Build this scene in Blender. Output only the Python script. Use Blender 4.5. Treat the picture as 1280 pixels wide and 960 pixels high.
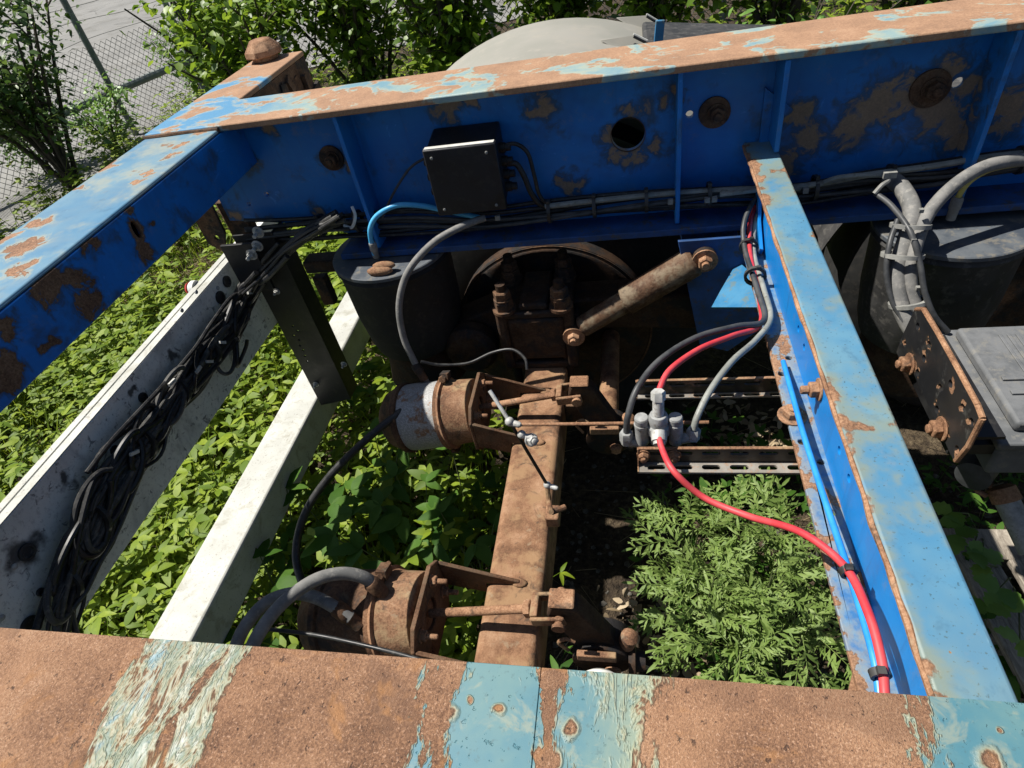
import bpy, bmesh, math, random
import numpy as np
from mathutils import Vector as V, Matrix
from mathutils.geometry import tessellate_polygon

random.seed(7); rng = np.random.default_rng(7)
scene = bpy.context.scene
COL = scene.collection
for o in list(bpy.data.objects): bpy.data.objects.remove(o)

# ------------------------------------------------------------------ camera
CAM = V((0.0, 0.0, 1.64))
F_PX = 756.7
yaw, pitch, roll = math.radians(-16.216), math.radians(41.882), math.radians(-12.441)
_f = V((math.sin(yaw)*math.cos(pitch), math.cos(yaw)*math.cos(pitch), -math.sin(pitch)))
_r0 = V((math.cos(yaw), -math.sin(yaw), 0)); _u0 = _r0.cross(_f)
_r = _r0*math.cos(roll) + _u0*math.sin(roll)
_u = _u0*math.cos(roll) - _r0*math.sin(roll)
cd = bpy.data.cameras.new('camera'); cam = bpy.data.objects.new('camera', cd); COL.objects.link(cam)
cd.sensor_width = 36; cd.lens = F_PX/1280*36; cd.clip_end = 2000; cd.clip_start = 0.02
cam.matrix_world = Matrix(((_r.x, _u.x, -_f.x, CAM.x), (_r.y, _u.y, -_f.y, CAM.y), (_r.z, _u.z, -_f.z, CAM.z), (0, 0, 0, 1)))
scene.camera = cam

# ------------------------------------------------------------------ daylight
SUN_TO = V((0.62, -0.05, -1.0)).normalized()          # direction the light travels
w = bpy.data.worlds.new('World'); scene.world = w; w.use_nodes = True
wn = w.node_tree.nodes; sky = wn.new('ShaderNodeTexSky'); sky.sky_type = 'NISHITA'; sky.sun_disc = False
sky.sun_elevation = math.asin(-SUN_TO.z); sky.sun_rotation = math.atan2(-SUN_TO.x, -SUN_TO.y)
bgn = next(n for n in wn if n.type == 'BACKGROUND'); bgn.inputs['Strength'].default_value = 0.055
w.node_tree.links.new(sky.outputs[0], bgn.inputs[0])
ld = bpy.data.lights.new('sun', 'SUN'); ld.energy = 5.0; ld.angle = math.radians(0.53); ld.color = (1.0, 0.955, 0.88)
sun = bpy.data.objects.new('sun', ld); COL.objects.link(sun); sun.rotation_euler = SUN_TO.to_track_quat('-Z', 'Y').to_euler()
sun.location = (-4, 1, 8)
vs = scene.view_settings; vs.view_transform = 'Standard'; vs.look = 'None'; vs.gamma = 1; vs.exposure = 0.72

# ------------------------------------------------------------------ helpers
def A(px, py, x=None, y=None, z=None):
    """World point seen at a pixel of the photograph, at a known world x, y or z."""
    d = _f + _r*((px-640)/F_PX) - _u*((py-480)/F_PX)
    t = (x-CAM.x)/d.x if x is not None else ((y-CAM.y)/d.y if y is not None else (z-CAM.z)/d.z)
    return CAM + d*t

def props(o, label=None, cat=None, group=None, kind=None):
    for k, v in (('label', label), ('category', cat), ('group', group), ('kind', kind)):
        if v: o[k] = v
    return o

def thing(name, label, cat, loc=(0, 0, 0), group=None):
    o = bpy.data.objects.new(name, None); COL.objects.link(o); o.location = loc
    o.empty_display_size = 0.05
    return props(o, label, cat, group)

def root_loc(p):
    l = V((0, 0, 0))
    while p is not None: l += V(p.location); p = p.parent
    return l

def catmull(pts, n=8):
    pts = [V(p) for p in pts]
    if len(pts) < 3: return pts
    P = [pts[0]*2-pts[1]] + pts + [pts[-1]*2-pts[-2]]
    out = []
    for i in range(1, len(P)-2):
        a, b, c, d = P[i-1], P[i], P[i+1], P[i+2]
        for k in range(n):
            t = k/n
            out.append(0.5*((2*b) + (c-a)*t + (2*a-5*b+4*c-d)*t*t + (3*b-a-3*c+d)*t**3))
    out.append(pts[-1]); return out

class MB:
    def __init__(self): self.bm = bmesh.new()
    def face(self, vs):
        try: self.bm.faces.new(vs)
        except ValueError: pass
    def box(self, lo, hi):
        lo, hi = V(lo), V(hi)
        return self.obox((lo+hi)/2, hi-lo)
    def obox(self, c, s, R=None):
        c = V(c); R = R or Matrix.Identity(3); v = []
        for dx in (-.5, .5):
            for dy in (-.5, .5):
                for dz in (-.5, .5): v.append(self.bm.verts.new(c + R @ V((s[0]*dx, s[1]*dy, s[2]*dz))))
        for q in ((0,1,3,2),(4,6,7,5),(0,4,5,1),(2,3,7,6),(0,2,6,4),(1,5,7,3)): self.face([v[i] for i in q])
        return self
    def prism(self, pts, vec):
        vec = V(vec); a = [self.bm.verts.new(V(p)) for p in pts]; b = [self.bm.verts.new(V(p)+vec) for p in pts]
        self.face(a); self.face(b[::-1]); n = len(a)
        for i in range(n): self.face([a[i], b[i], b[(i+1) % n], a[(i+1) % n]])
        return self
    def plate(self, outer, holes, O, U, W, N, th):
        O, U, W, N = V(O), V(U), V(W), V(N)
        loops = [list(outer)] + [list(h) for h in holes]
        flat = [p for l in loops for p in l]
        tris = tessellate_polygon([[V((p[0], p[1], 0)) for p in l] for l in loops])
        a = [self.bm.verts.new(O+U*p[0]+W*p[1]) for p in flat]; b = [self.bm.verts.new(O+U*p[0]+W*p[1]+N*th) for p in flat]
        for t in tris: self.face([a[i] for i in t]); self.face([b[i] for i in t][::-1])
        k = 0
        for l in loops:
            n = len(l)
            for i in range(n):
                p, q = k+i, k+(i+1) % n; self.face([a[p], b[p], b[q], a[q]])
            k += n
        return self
    def ring(self, c, ax, r, seg, ref=None):
        ax = V(ax).normalized()
        ref = V(ref) if ref is not None else (V((0, 0, 1)) if abs(ax.z) < .9 else V((1, 0, 0)))
        e1 = (ref - ax*ref.dot(ax)).normalized(); e2 = ax.cross(e1)
        return [self.bm.verts.new(V(c) + (e1*math.cos(2*math.pi*i/seg) + e2*math.sin(2*math.pi*i/seg))*r) for i in range(seg)]
    def lathe(self, p0, axis, prof, seg=20, caps=True):
        axis = V(axis).normalized(); rs = [self.ring(V(p0)+axis*t, axis, max(r, 1e-4), seg) for t, r in prof]
        for a, b in zip(rs, rs[1:]):
            for i in range(seg): self.face([a[i], a[(i+1) % seg], b[(i+1) % seg], b[i]])
        if caps: self.face(rs[0][::-1]); self.face(rs[-1])
        return self
    def cyl(self, p0, p1, r0, r1=None, seg=16):
        p0, p1 = V(p0), V(p1)
        return self.lathe(p0, p1-p0, [(0, r0), ((p1-p0).length, r0 if r1 is None else r1)], seg)
    def hexa(self, p, axis, r, h): return self.lathe(p, axis, [(0, r), (h*.85, r), (h, r*.86)], 6)
    def bolt(self, p, axis, r, h, washer=1.7, stud=0):
        ax = V(axis).normalized(); p = V(p)
        if washer: self.lathe(p, ax, [(0, r*washer), (h*.2, r*washer)], 18); p = p+ax*h*.2
        self.hexa(p, ax, r, h*.8)
        if stud: self.lathe(p+ax*h*.8, ax, [(0, r*.52), (stud*.9, r*.52), (stud, r*.4)], 10)
        return self
    def tube(self, pts, r, seg=10, n=8, radii=None):
        P = catmull(pts, n); T = []
        for i in range(len(P)): T.append((P[min(i+1, len(P)-1)]-P[max(i-1, 0)]).normalized())
        nv = V((0, 0, 1)) if abs(T[0].z) < .9 else V((1, 0, 0)); rings = []
        for i, (p, t) in enumerate(zip(P, T)):
            nv = (nv - t*nv.dot(t)).normalized(); bv = t.cross(nv)
            rr = r if radii is None else np.interp(i/(len(P)-1), np.linspace(0, 1, len(radii)), radii)
            rings.append([self.bm.verts.new(p + (nv*math.cos(2*math.pi*k/seg)+bv*math.sin(2*math.pi*k/seg))*rr) for k in range(seg)])
        for a, b in zip(rings, rings[1:]):
            for k in range(seg): self.face([a[k], a[(k+1) % seg], b[(k+1) % seg], b[k]])
        self.face(rings[0][::-1]); self.face(rings[-1]); return self
    def ball(self, c, r, sc=(1, 1, 1), seg=12):
        c = V(c); prof = []
        rows = []
        for j in range(1, 8):
            th = math.pi*j/8
            rows.append([self.bm.verts.new(c+V((r*sc[0]*math.sin(th)*math.cos(2*math.pi*i/seg), r*sc[1]*math.sin(th)*math.sin(2*math.pi*i/seg), -r*sc[2]*math.cos(th)))) for i in range(seg)])
        for a, b in zip(rows, rows[1:]):
            for i in range(seg): self.face([a[i], a[(i+1) % seg], b[(i+1) % seg], b[i]])
        self.face(rows[0][::-1]); self.face(rows[-1]); return self
    def build(self, name, mat, parent=None, bevel=0, ang=35, label=None, cat=None, group=None, kind=None, seg=2):
        bm = self.bm
        bmesh.ops.recalc_face_normals(bm, faces=bm.faces)
        for f in bm.faces: f.smooth = True
        for e in bm.edges:
            if len(e.link_faces) == 2 and e.calc_face_angle(0) > math.radians(ang): e.smooth = False
        me = bpy.data.meshes.new(name)
        if parent is None:
            xs = [v.co for v in bm.verts]
            off = V(((min(c.x for c in xs)+max(c.x for c in xs))/2, (min(c.y for c in xs)+max(c.y for c in xs))/2, min(c.z for c in xs)))
        else: off = root_loc(parent)
        bmesh.ops.translate(bm, verts=bm.verts, vec=-off)
        bm.to_mesh(me); bm.free(); me.materials.append(mat)
        o = bpy.data.objects.new(name, me); COL.objects.link(o)
        if parent is None: o.location = off
        else: o.parent = parent
        if bevel:
            b = o.modifiers.new('bevel', 'BEVEL'); b.width = bevel; b.segments = seg; b.limit_method = 'ANGLE'; b.angle_limit = math.radians(40); b.harden_normals = False
        return props(o, label, cat, group, kind)

def copy_tree(o, parent=None):
    c = o.copy(); COL.objects.link(c); c.parent = parent
    for ch in list(o.children): copy_tree(ch, c)
    return c

def circ(cx, cy, r, n=20, r2=None, ph=0):
    r2 = r2 or r
    return [(cx+r*math.cos(2*math.pi*i/n+ph), cy+r2*math.sin(2*math.pi*i/n+ph)) for i in range(n)]
def slot(cx, cy, L, h, n=6):
    out = []
    for i in range(n+1):
        a = -math.pi/2+math.pi*i/n; out.append((cx+L/2-h/2+h/2*math.cos(a), cy+h/2*math.sin(a)))
    for i in range(n+1):
        a = math.pi/2+math.pi*i/n; out.append((cx-L/2+h/2+h/2*math.cos(a), cy+h/2*math.sin(a)))
    return out

def mesh_np(name, verts, faces, mat, parent=None, **kw):
    """verts (n,3), faces list of index arrays (all quads or tris as one array each)."""
    me = bpy.data.meshes.new(name); verts = np.asarray(verts, np.float32)
    off = np.array(root_loc(parent)) if parent is not None else np.array([verts[:, 0].mean(), verts[:, 1].mean(), verts[:, 2].min()])
    v = verts - off
    me.vertices.add(len(v)); me.vertices.foreach_set('co', v.astype(np.float32).ravel())
    loops = np.concatenate([f.ravel() for f in faces]).astype(np.int32)
    tot = np.concatenate([np.full(len(f), f.shape[1]) for f in faces]).astype(np.int32)
    st = np.concatenate([[0], np.cumsum(tot)[:-1]]).astype(np.int32)
    me.loops.add(len(loops)); me.loops.foreach_set('vertex_index', loops)
    me.polygons.add(len(tot)); me.polygons.foreach_set('loop_start', st); me.polygons.foreach_set('loop_total', tot)
    me.update(); me.validate(); me.materials.append(mat)
    o = bpy.data.objects.new(name, me); COL.objects.link(o)
    if parent is not None: o.parent = parent
    else: o.location = off
    return props(o, **kw)

# ------------------------------------------------------------------ materials
class NT:
    def __init__(self, name):
        self.m = bpy.data.materials.new(name); self.m.use_nodes = True; self.t = self.m.node_tree
        self.b = self.t.nodes['Principled BSDF']; self.out = self.t.nodes['Material Output']
        self.pos = self.n('ShaderNodeNewGeometry').outputs['Position']
    def n(self, typ): return self.t.nodes.new(typ)
    def link(self, a, b):
        if isinstance(a, (int, float)): b.default_value = a
        elif isinstance(a, tuple): b.default_value = a if len(a) == len(b.default_value) else (*a, 1)
        else: self.t.links.new(a, b)
    def scale(self, vec, s):
        n = self.n('ShaderNodeVectorMath'); n.operation = 'MULTIPLY'; self.link(vec, n.inputs[0]); n.inputs[1].default_value = s if isinstance(s, tuple) else (s, s, s); return n.outputs[0]
    def noise(self, scale, detail=6, rough=.6, dist=0, vec=None):
        n = self.n('ShaderNodeTexNoise'); self.link(vec if vec is not None else self.pos, n.inputs['Vector'])
        n.inputs['Scale'].default_value = scale; n.inputs['Detail'].default_value = min(detail, 4); n.inputs['Roughness'].default_value = rough; n.inputs['Distortion'].default_value = dist
        return n.outputs['Fac']
    def voro(self, scale, vec=None, feat='F1'):
        n = self.n('ShaderNodeTexVoronoi'); n.feature = feat; self.link(vec if vec is not None else self.pos, n.inputs['Vector']); n.inputs['Scale'].default_value = scale
        return n.outputs['Distance']
    def math(self, op, a, b=0.0, c=None, clamp=False):
        n = self.n('ShaderNodeMath'); n.operation = op; n.use_clamp = clamp; self.link(a, n.inputs[0]); self.link(b, n.inputs[1])
        if c is not None: self.link(c, n.inputs[2])
        return n.outputs[0]
    def step(self, v, lo, hi, a=0.0, b=1.0):
        n = self.n('ShaderNodeMapRange'); n.interpolation_type = 'SMOOTHSTEP'; self.link(v, n.inputs['Value'])
        for k, q in (('From Min', lo), ('From Max', hi), ('To Min', a), ('To Max', b)): n.inputs[k].default_value = q
        return n.outputs[0]
    def ramp(self, fac, stops, interp='LINEAR'):
        n = self.n('ShaderNodeValToRGB'); self.link(fac, n.inputs[0]); cr = n.color_ramp; cr.interpolation = interp
        while len(cr.elements) < len(stops): cr.elements.new(.5)
        for e, (p, c) in zip(cr.elements, stops):
            e.position = p; e.color = (*c, 1) if isinstance(c, tuple) else (c, c, c, 1)
        return n.outputs[0]
    def mix(self, f, a, b):
        n = self.n('ShaderNodeMix'); n.data_type = 'RGBA'; self.link(f, n.inputs[0]); self.link(a, n.inputs[6]); self.link(b, n.inputs[7]); return n.outputs[2]
    def sep(self, vec=None):
        n = self.n('ShaderNodeSeparateXYZ'); self.link(vec if vec is not None else self.pos, n.inputs[0]); return n.outputs
    def blobs(self, lst, warp=.07):
        best = None
        wn_ = self.n('ShaderNodeTexNoise'); self.link(self.pos, wn_.inputs['Vector']); wn_.inputs['Scale'].default_value = 26; wn_.inputs['Detail'].default_value = 3
        wo = self.n('ShaderNodeVectorMath'); wo.operation = 'SUBTRACT'; self.link(wn_.outputs['Color'], wo.inputs[0]); wo.inputs[1].default_value = (.5, .5, .5)
        wp = self.n('ShaderNodeVectorMath'); wp.operation = 'MULTIPLY_ADD'; self.link(wo.outputs[0], wp.inputs[0]); wp.inputs[1].default_value = (warp, warp, warp); self.link(self.pos, wp.inputs[2])
        for c, r in lst:
            n = self.n('ShaderNodeVectorMath'); n.operation = 'DISTANCE'; self.link(wp.outputs[0], n.inputs[0]); n.inputs[1].default_value = tuple(c)
            d = self.math('DIVIDE', n.outputs['Value'], r)
            best = d if best is None else self.math('MINIMUM', best, d)
        return best
    def bump(self, h, strength=.4, dist=.002):
        n = self.n('ShaderNodeBump'); self.link(h, n.inputs['Height']); n.inputs['Strength'].default_value = strength; n.inputs['Distance'].default_value = dist
        self.t.links.new(n.outputs[0], self.b.inputs['Normal'])
    def done(self, color, rough=.6, metal=0.0, spec=None):
        self.link(color, self.b.inputs['Base Color']); self.link(rough, self.b.inputs['Roughness']); self.link(metal, self.b.inputs['Metallic'])
        if spec is not None: self.b.inputs['Specular IOR Level'].default_value = spec
        return self.m

def rust_color(t, light=1.0, grain=260, gw=.62):
    a = t.noise(16, 4, .65); g = t.noise(grain, 3, .8); f = t.math('MULTIPLY_ADD', g, gw, t.math('MULTIPLY', a, 1.06-gw)); f = t.math('SUBTRACT', f, .025)
    L = light
    return t.ramp(f, [(.30, (.05*L, .027*L, .017*L)), (.42, (.145*L, .074*L, .041*L)), (.53, (.265*L, .142*L, .078*L)), (.66, (.39*L, .24*L, .145*L))]), g

def painted_steel(name, paint, worn, bias=-.1, blobs=None, edge_tint=(.32, .29, .2), rlight=1.0, speck=0.5, rough=.42, nscale=9, blobpow=.5, scratch=True, extra=None, rtint=None, soft=.035, pvs=5):
    """Blue paint, rust where noise plus given spots exceed a threshold; a stained rim round each rust spot."""
    t = NT(name)
    n1 = t.noise(nscale, 9, .66, .25); n2 = t.noise(70, 5, .7)
    v = t.math('ADD', t.math('MULTIPLY_ADD', n2, .16, n1), bias-.08)
    if blobs:
        d = t.blobs(blobs)
        n3 = t.noise(24, 6, .72, .8)
        e = t.math('SUBTRACT', t.math('MULTIPLY_ADD', n3, 2.6, -.28), d)        # >0 inside spots
        v = t.math('MAXIMUM', v, t.math('MULTIPLY_ADD', e, blobpow, .5))
    if extra: v = t.math('ADD', v, extra(t))
    rust = t.step(v, .54, .54+soft); halo = t.step(v, .38, .56)
    rc, g = rust_color(t, rlight)
    if rtint: rc = t.mix(.6, rc, rtint)
    pv = t.noise(pvs, 5, .68); fine = t.noise(140, 4, .7)
    pc = t.mix(t.step(pv, .38, .64), paint, worn)
    sp = t.step(t.noise(230, 3, .6), .62, .70, 0, speck)                          # small dark pits
    pc = t.mix(sp, pc, (paint[0]*.35+.012, paint[1]*.3+.01, paint[2]*.22+.008))
    if scratch:
        sc = t.step(t.noise(30, 4, .6, 1.5, vec=t.scale(t.pos, (1.0, .25, 1.0))), .66, .70, 0, .35)
        pc = t.mix(sc, pc, tuple(min(1, q*1.35+.05) for q in worn))
    pc = t.mix(t.step(t.noise(3.2, 4, .7, .6), .45, .72, 0, .35), pc, edge_tint)
    st = t.step(t.noise(9, 4, .7, .2, vec=t.scale(t.pos, (3.2, 3.2, .22))), .55, .72, 0, .45); pc = t.mix(st, pc, tuple(q*.55+.01 for q in paint))
    pc = t.mix(t.step(t.noise(22, 4, .75), .56, .74, 0, .28), pc, (.20, .20, .18))
    pc = t.mix(t.math('MULTIPLY', halo, .75), pc, edge_tint)
    rim = t.math('MULTIPLY', t.step(v, .50, .545), t.step(v, .545, .60, 1, 0)); rc = t.mix(t.math('MULTIPLY', rim, .6), rc, (.05, .028, .018))
    col = t.mix(rust, pc, rc)
    t.bump(t.math('ADD', t.math('MULTIPLY', rust, t.math('MULTIPLY_ADD', g, .7, -1.0)), t.math('MULTIPLY', fine, .10)), .55, .0018)
    ro = t.math('MULTIPLY_ADD', rust, .85-rough, rough)
    return t.done(col, ro, 0.0, .35)

def plain(name, c1, c2, scale=12, rough=.6, metal=0.0, bump=.2, bs=120, dirt=None, spec=.4, bd=.001):
    t = NT(name); f = t.step(t.noise(scale, 6, .65), .35, .66); col = t.mix(f, c1, c2)
    if dirt: col = t.mix(t.step(t.noise(scale*2.6, 7, .7), .52, .66, 0, .85), col, dirt)
    t.bump(t.noise(bs, 5, .7), bump, bd)
    return t.done(col, t.math('MULTIPLY_ADD', f, .15, rough-.07), metal, spec)

BLUE = (.008, .14, .45); BLUE2 = (.014, .18, .51)
M = {}
def rust_mat(name, L=1.0, grain=260, rough=.85, tint=None, gw=.5):
    t = NT(name); c, g = rust_color(t, L, grain, gw)
    c = t.mix(t.step(t.noise(7, 4, .7, .8), .52, .70, 0, .32), c, (.10*L, .05*L, .03*L))
    if tint:
        c = t.mix(t.step(t.noise(14, 6, .7), .47, .62), c, tint)
    c = t.mix(t.step(t.noise(21, 4, .75, .7), .55, .68, 0, .7), c, (.045, .034, .026)); c = t.mix(t.step(t.noise(33, 4, .7, .3), .60, .70, 0, .45), c, (.30*L, .24*L, .16*L))
    t.bump(t.math('ADD', g, t.noise(60, 4, .6)), .6, .0015)
    return t.done(c, rough, 0.0, .25)
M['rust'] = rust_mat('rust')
M['rust_axle'] = rust_mat('rust_axle', .84, 320, .88, (.25, .15, .08), .33)
M['rust_dark'] = rust_mat('rust_dark', .42, 200, .85, (.03, .025, .022))
M['rust_grime_shade'] = rust_mat('rust_grime_shade', .17, 160, .75, (.016, .015, .015))  # grimy rust; its near-black also stands for shade on the slack adjusters
M['rust_tan'] = rust_mat('rust_tan', .85, 240, .85, (.27, .18, .10))
M['rust_mid'] = rust_mat('rust_mid', .5, 240, .85, (.11, .07, .042))  # rust darkened to put shade into the chamber brackets' colour
M['shock'] = rust_mat('shock', .36, 120, .7, (.17, .13, .085))  # dark rusty base stands for shade, tan patches for sunlight on the tube
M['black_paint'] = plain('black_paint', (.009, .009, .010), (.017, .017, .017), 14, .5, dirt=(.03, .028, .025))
M['black_rust'] = painted_steel('black_rust', (.014, .013, .013), (.03, .028, .025), -.03, edge_tint=(.07, .05, .03), rlight=.8, speck=.2, nscale=11, scratch=False)
M['rubber'] = plain('rubber', (.022, .022, .022), (.042, .041, .040), 20, .7, dirt=(.08, .076, .07))
M['hose_black'] = plain('hose_black', (.011, .011, .012), (.022, .022, .022), 30, .45, dirt=(.05, .048, .043), bump=.1)
M['hose_dusty'] = plain('hose_dusty', (.12, .12, .115), (.19, .185, .175), 34, .75, dirt=(.23, .22, .20))
M['hose_grey'] = plain('hose_grey', (.17, .18, .165), (.25, .26, .235), 25, .5, bump=.1, dirt=(.13, .12, .10))
M['hose_dkgrey'] = plain('hose_dkgrey', (.03, .032, .034), (.06, .062, .064), 25, .5, bump=.1)
M['hose_red'] = plain('hose_red', (.46, .032, .042), (.52, .055, .06), 20, .5, bump=.06, spec=.5)
M['hose_blue'] = plain('hose_blue', (.02, .20, .55), (.03, .26, .62), 20, .35, bump=.06, spec=.5)
M['hose_cyan'] = plain('hose_cyan', (.05, .33, .62), (.09, .42, .68), 20, .4, bump=.06)
M['hose_yellow'] = plain('hose_yellow', (.42, .36, .09), (.5, .44, .13), 20, .45, bump=.06)
M['tie'] = plain('tie', (.02, .02, .02), (.05, .05, .048), 40, .5)
M['tie_grey'] = plain('tie_grey', (.16, .16, .15), (.25, .25, .23), 40, .6)
M['zinc'] = plain('zinc', (.34, .34, .32), (.46, .46, .44), 50, .6, metal=.1, dirt=(.24, .22, .19))
M['grey_plastic'] = plain('grey_plastic', (.21, .215, .21), (.31, .315, .305), 60, .55, dirt=(.17, .16, .14))
def white_mat():
    t = NT('white_beam'); col = t.mix(t.step(t.noise(7, 4, .6), .38, .64), (.38, .38, .345), (.46, .46, .42))
    col = t.mix(t.step(t.noise(18, 4, .72, .5), .50, .68, 0, .7), col, (.28, .27, .22)); col = t.mix(t.step(t.noise(160, 3, .7), .60, .68, 0, .65), col, (.16, .15, .12))
    col = t.mix(t.step(t.noise(40, 4, .7, 1.0), .62, .68, 0, .6), col, (.22, .21, .18)); t.bump(t.noise(120, 4, .7), .15, .001); return t.done(col, .6, 0, .35)
M['white_beam'] = white_mat()
M['black_box'] = plain('black_box', (.009, .009, .011), (.014, .014, .017), 20, .5, dirt=(.022, .021, .021), bump=.12, bs=300)
M['lid_grey'] = plain('lid_grey', (.085, .09, .095), (.13, .135, .14), 18, .7, dirt=(.16, .155, .14), bump=.25, bs=350)
M['mudguard'] = plain('mudguard', (.22, .215, .185), (.25, .24, .21), 5, .9, dirt=(.26, .245, .21), bump=.3, bs=260)
M['tyre'] = plain('tyre', (.010, .010, .010), (.018, .018, .017), 20, .8, dirt=(.028, .025, .022))
M['teal_plain'] = plain('teal_plain', (.02, .13, .27), (.04, .17, .30), 16, .5, dirt=(.09, .14, .15))
M['hole'] = plain('hole', (.004, .004, .004), (.006, .006, .006), 10, .9)
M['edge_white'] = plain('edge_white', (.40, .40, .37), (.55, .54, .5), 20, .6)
M['label_white'] = plain('label_white', (.5, .5, .48), (.6, .6, .57), 20, .6)

# soot-stained aluminium board of the bumper: dark blotches and pin spots
def board_mat():
    t = NT('white_board')
    col = t.mix(t.step(t.noise(9, 6, .6), .4, .62), (.68, .68, .64), (.76, .76, .71))
    col = t.mix(t.step(t.noise(6, 8, .72, .6), .52, .72, 0, .6), col, (.22, .22, .215))
    col = t.mix(t.step(t.noise(42, 6, .7, .8), .58, .66, 0, .8), col, (.12, .12, .12)); col = t.mix(t.step(t.noise(95, 4, .75), .52, .64, 0, .4), col, (.30, .30, .28))
    sp = t.blobs([(A(33, 690, x=-1.095), .036), (A(85, 600, x=-1.095), .018), (A(215, 445, x=-1.095), .022), (A(165, 490, x=-1.095), .014)])
    col = t.mix(t.step(t.math('SUBTRACT', sp, t.math('MULTIPLY', t.noise(40, 5, .6), .8)), 0.1, .75, .92, 0), col, (.03, .03, .032))
    t.bump(t.noise(150, 5, .7), .12, .001)
    return t.done(col, .6, 0, .4)
M['white_board'] = board_mat()

# ------------------------------------------------------------------ setting: ground, road
def ground_mat():
    t = NT('soil'); a = t.noise(3.2, 9, .7); b = t.noise(45, 6, .75)
    c = t.ramp(t.math('MULTIPLY_ADD', b, .6, t.math('MULTIPLY', a, .45)), [(.36, (.016, .012, .009)), (.50, (.045, .033, .022)), (.62, (.10, .075, .046)), (.74, (.20, .16, .10))])
    t.bump(t.math('ADD', b, t.noise(14, 6, .7)), .9, .03)
    return t.done(c, .95, 0, .2)
def road_mat():
    t = NT('asphalt'); a = t.noise(.7, 6, .6); b = t.noise(60, 5, .8)
    c = t.ramp(t.math('MULTIPLY_ADD', b, .4, t.math('MULTIPLY', a, .6)), [(.3, (.14, .138, .13)), (.5, (.19, .187, .177)), (.7, (.25, .245, .23))])
    ln = t.math('ABSOLUTE', t.math('SUBTRACT', t.noise(.35, 3, .5, .3), .5)); c = t.mix(t.step(ln, .002, .005, .6, 0), c, (.08, .078, .074)); c = t.mix(t.step(t.noise(2.2, 4, .75, .6), .50, .66, 0, .55), c, (.12, .115, .10)); c = t.mix(t.step(t.noise(9, 4, .8), .58, .68, 0, .5), c, (.30, .28, .23)); t.bump(b, .3, .003)
    return t.done(c, .9, 0, .3)
M['soil'] = ground_mat(); M['asphalt'] = road_mat()
def sheet(name, x0, x1, y0, y1, z, mat, nx=2, ny=2, wob=0.0):
    xs = np.linspace(x0, x1, nx); ys = np.linspace(y0, y1, ny); X, Y = np.meshgrid(xs, ys, indexing='ij')
    Z = np.full_like(X, z) + rng.normal(0, wob, X.shape)
    v = np.stack([X, Y, Z], -1).reshape(-1, 3); i = np.arange(nx*ny).reshape(nx, ny)
    f = np.stack([i[:-1, :-1], i[1:, :-1], i[1:, 1:], i[:-1, 1:]], -1).reshape(-1, 4)
    return mesh_np(name, v, [f], mat, kind='structure')
sheet('ground', -300, 300, -300, 300, -.02, M['soil'])
m = MB(); m.prism([(-4.75, 3.2, -.012), (-4.05, 7.1, -.012), (-.8, 8.3, -.012), (6, 8.6, -.012), (200, 40, -.012), (100, 200, -.012), (-200, 200, -.012), (-200, -30, -.012), (-5.6, -3, -.012)], (0, 0, .004)).build('road', M['asphalt'], kind='structure')

# ------------------------------------------------------------------ trailer frame
ZT = 1.265; YN = 0.148; YF0, YF1 = 1.268, 1.448; YW = 1.358
XR, XE = -1.10, 2.6
frame = thing('trailer_frame', 'blue and rusty welded steel trailer chassis of two long beams joined by cross members', 'trailer frame', (0.7, .71, .9))

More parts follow.
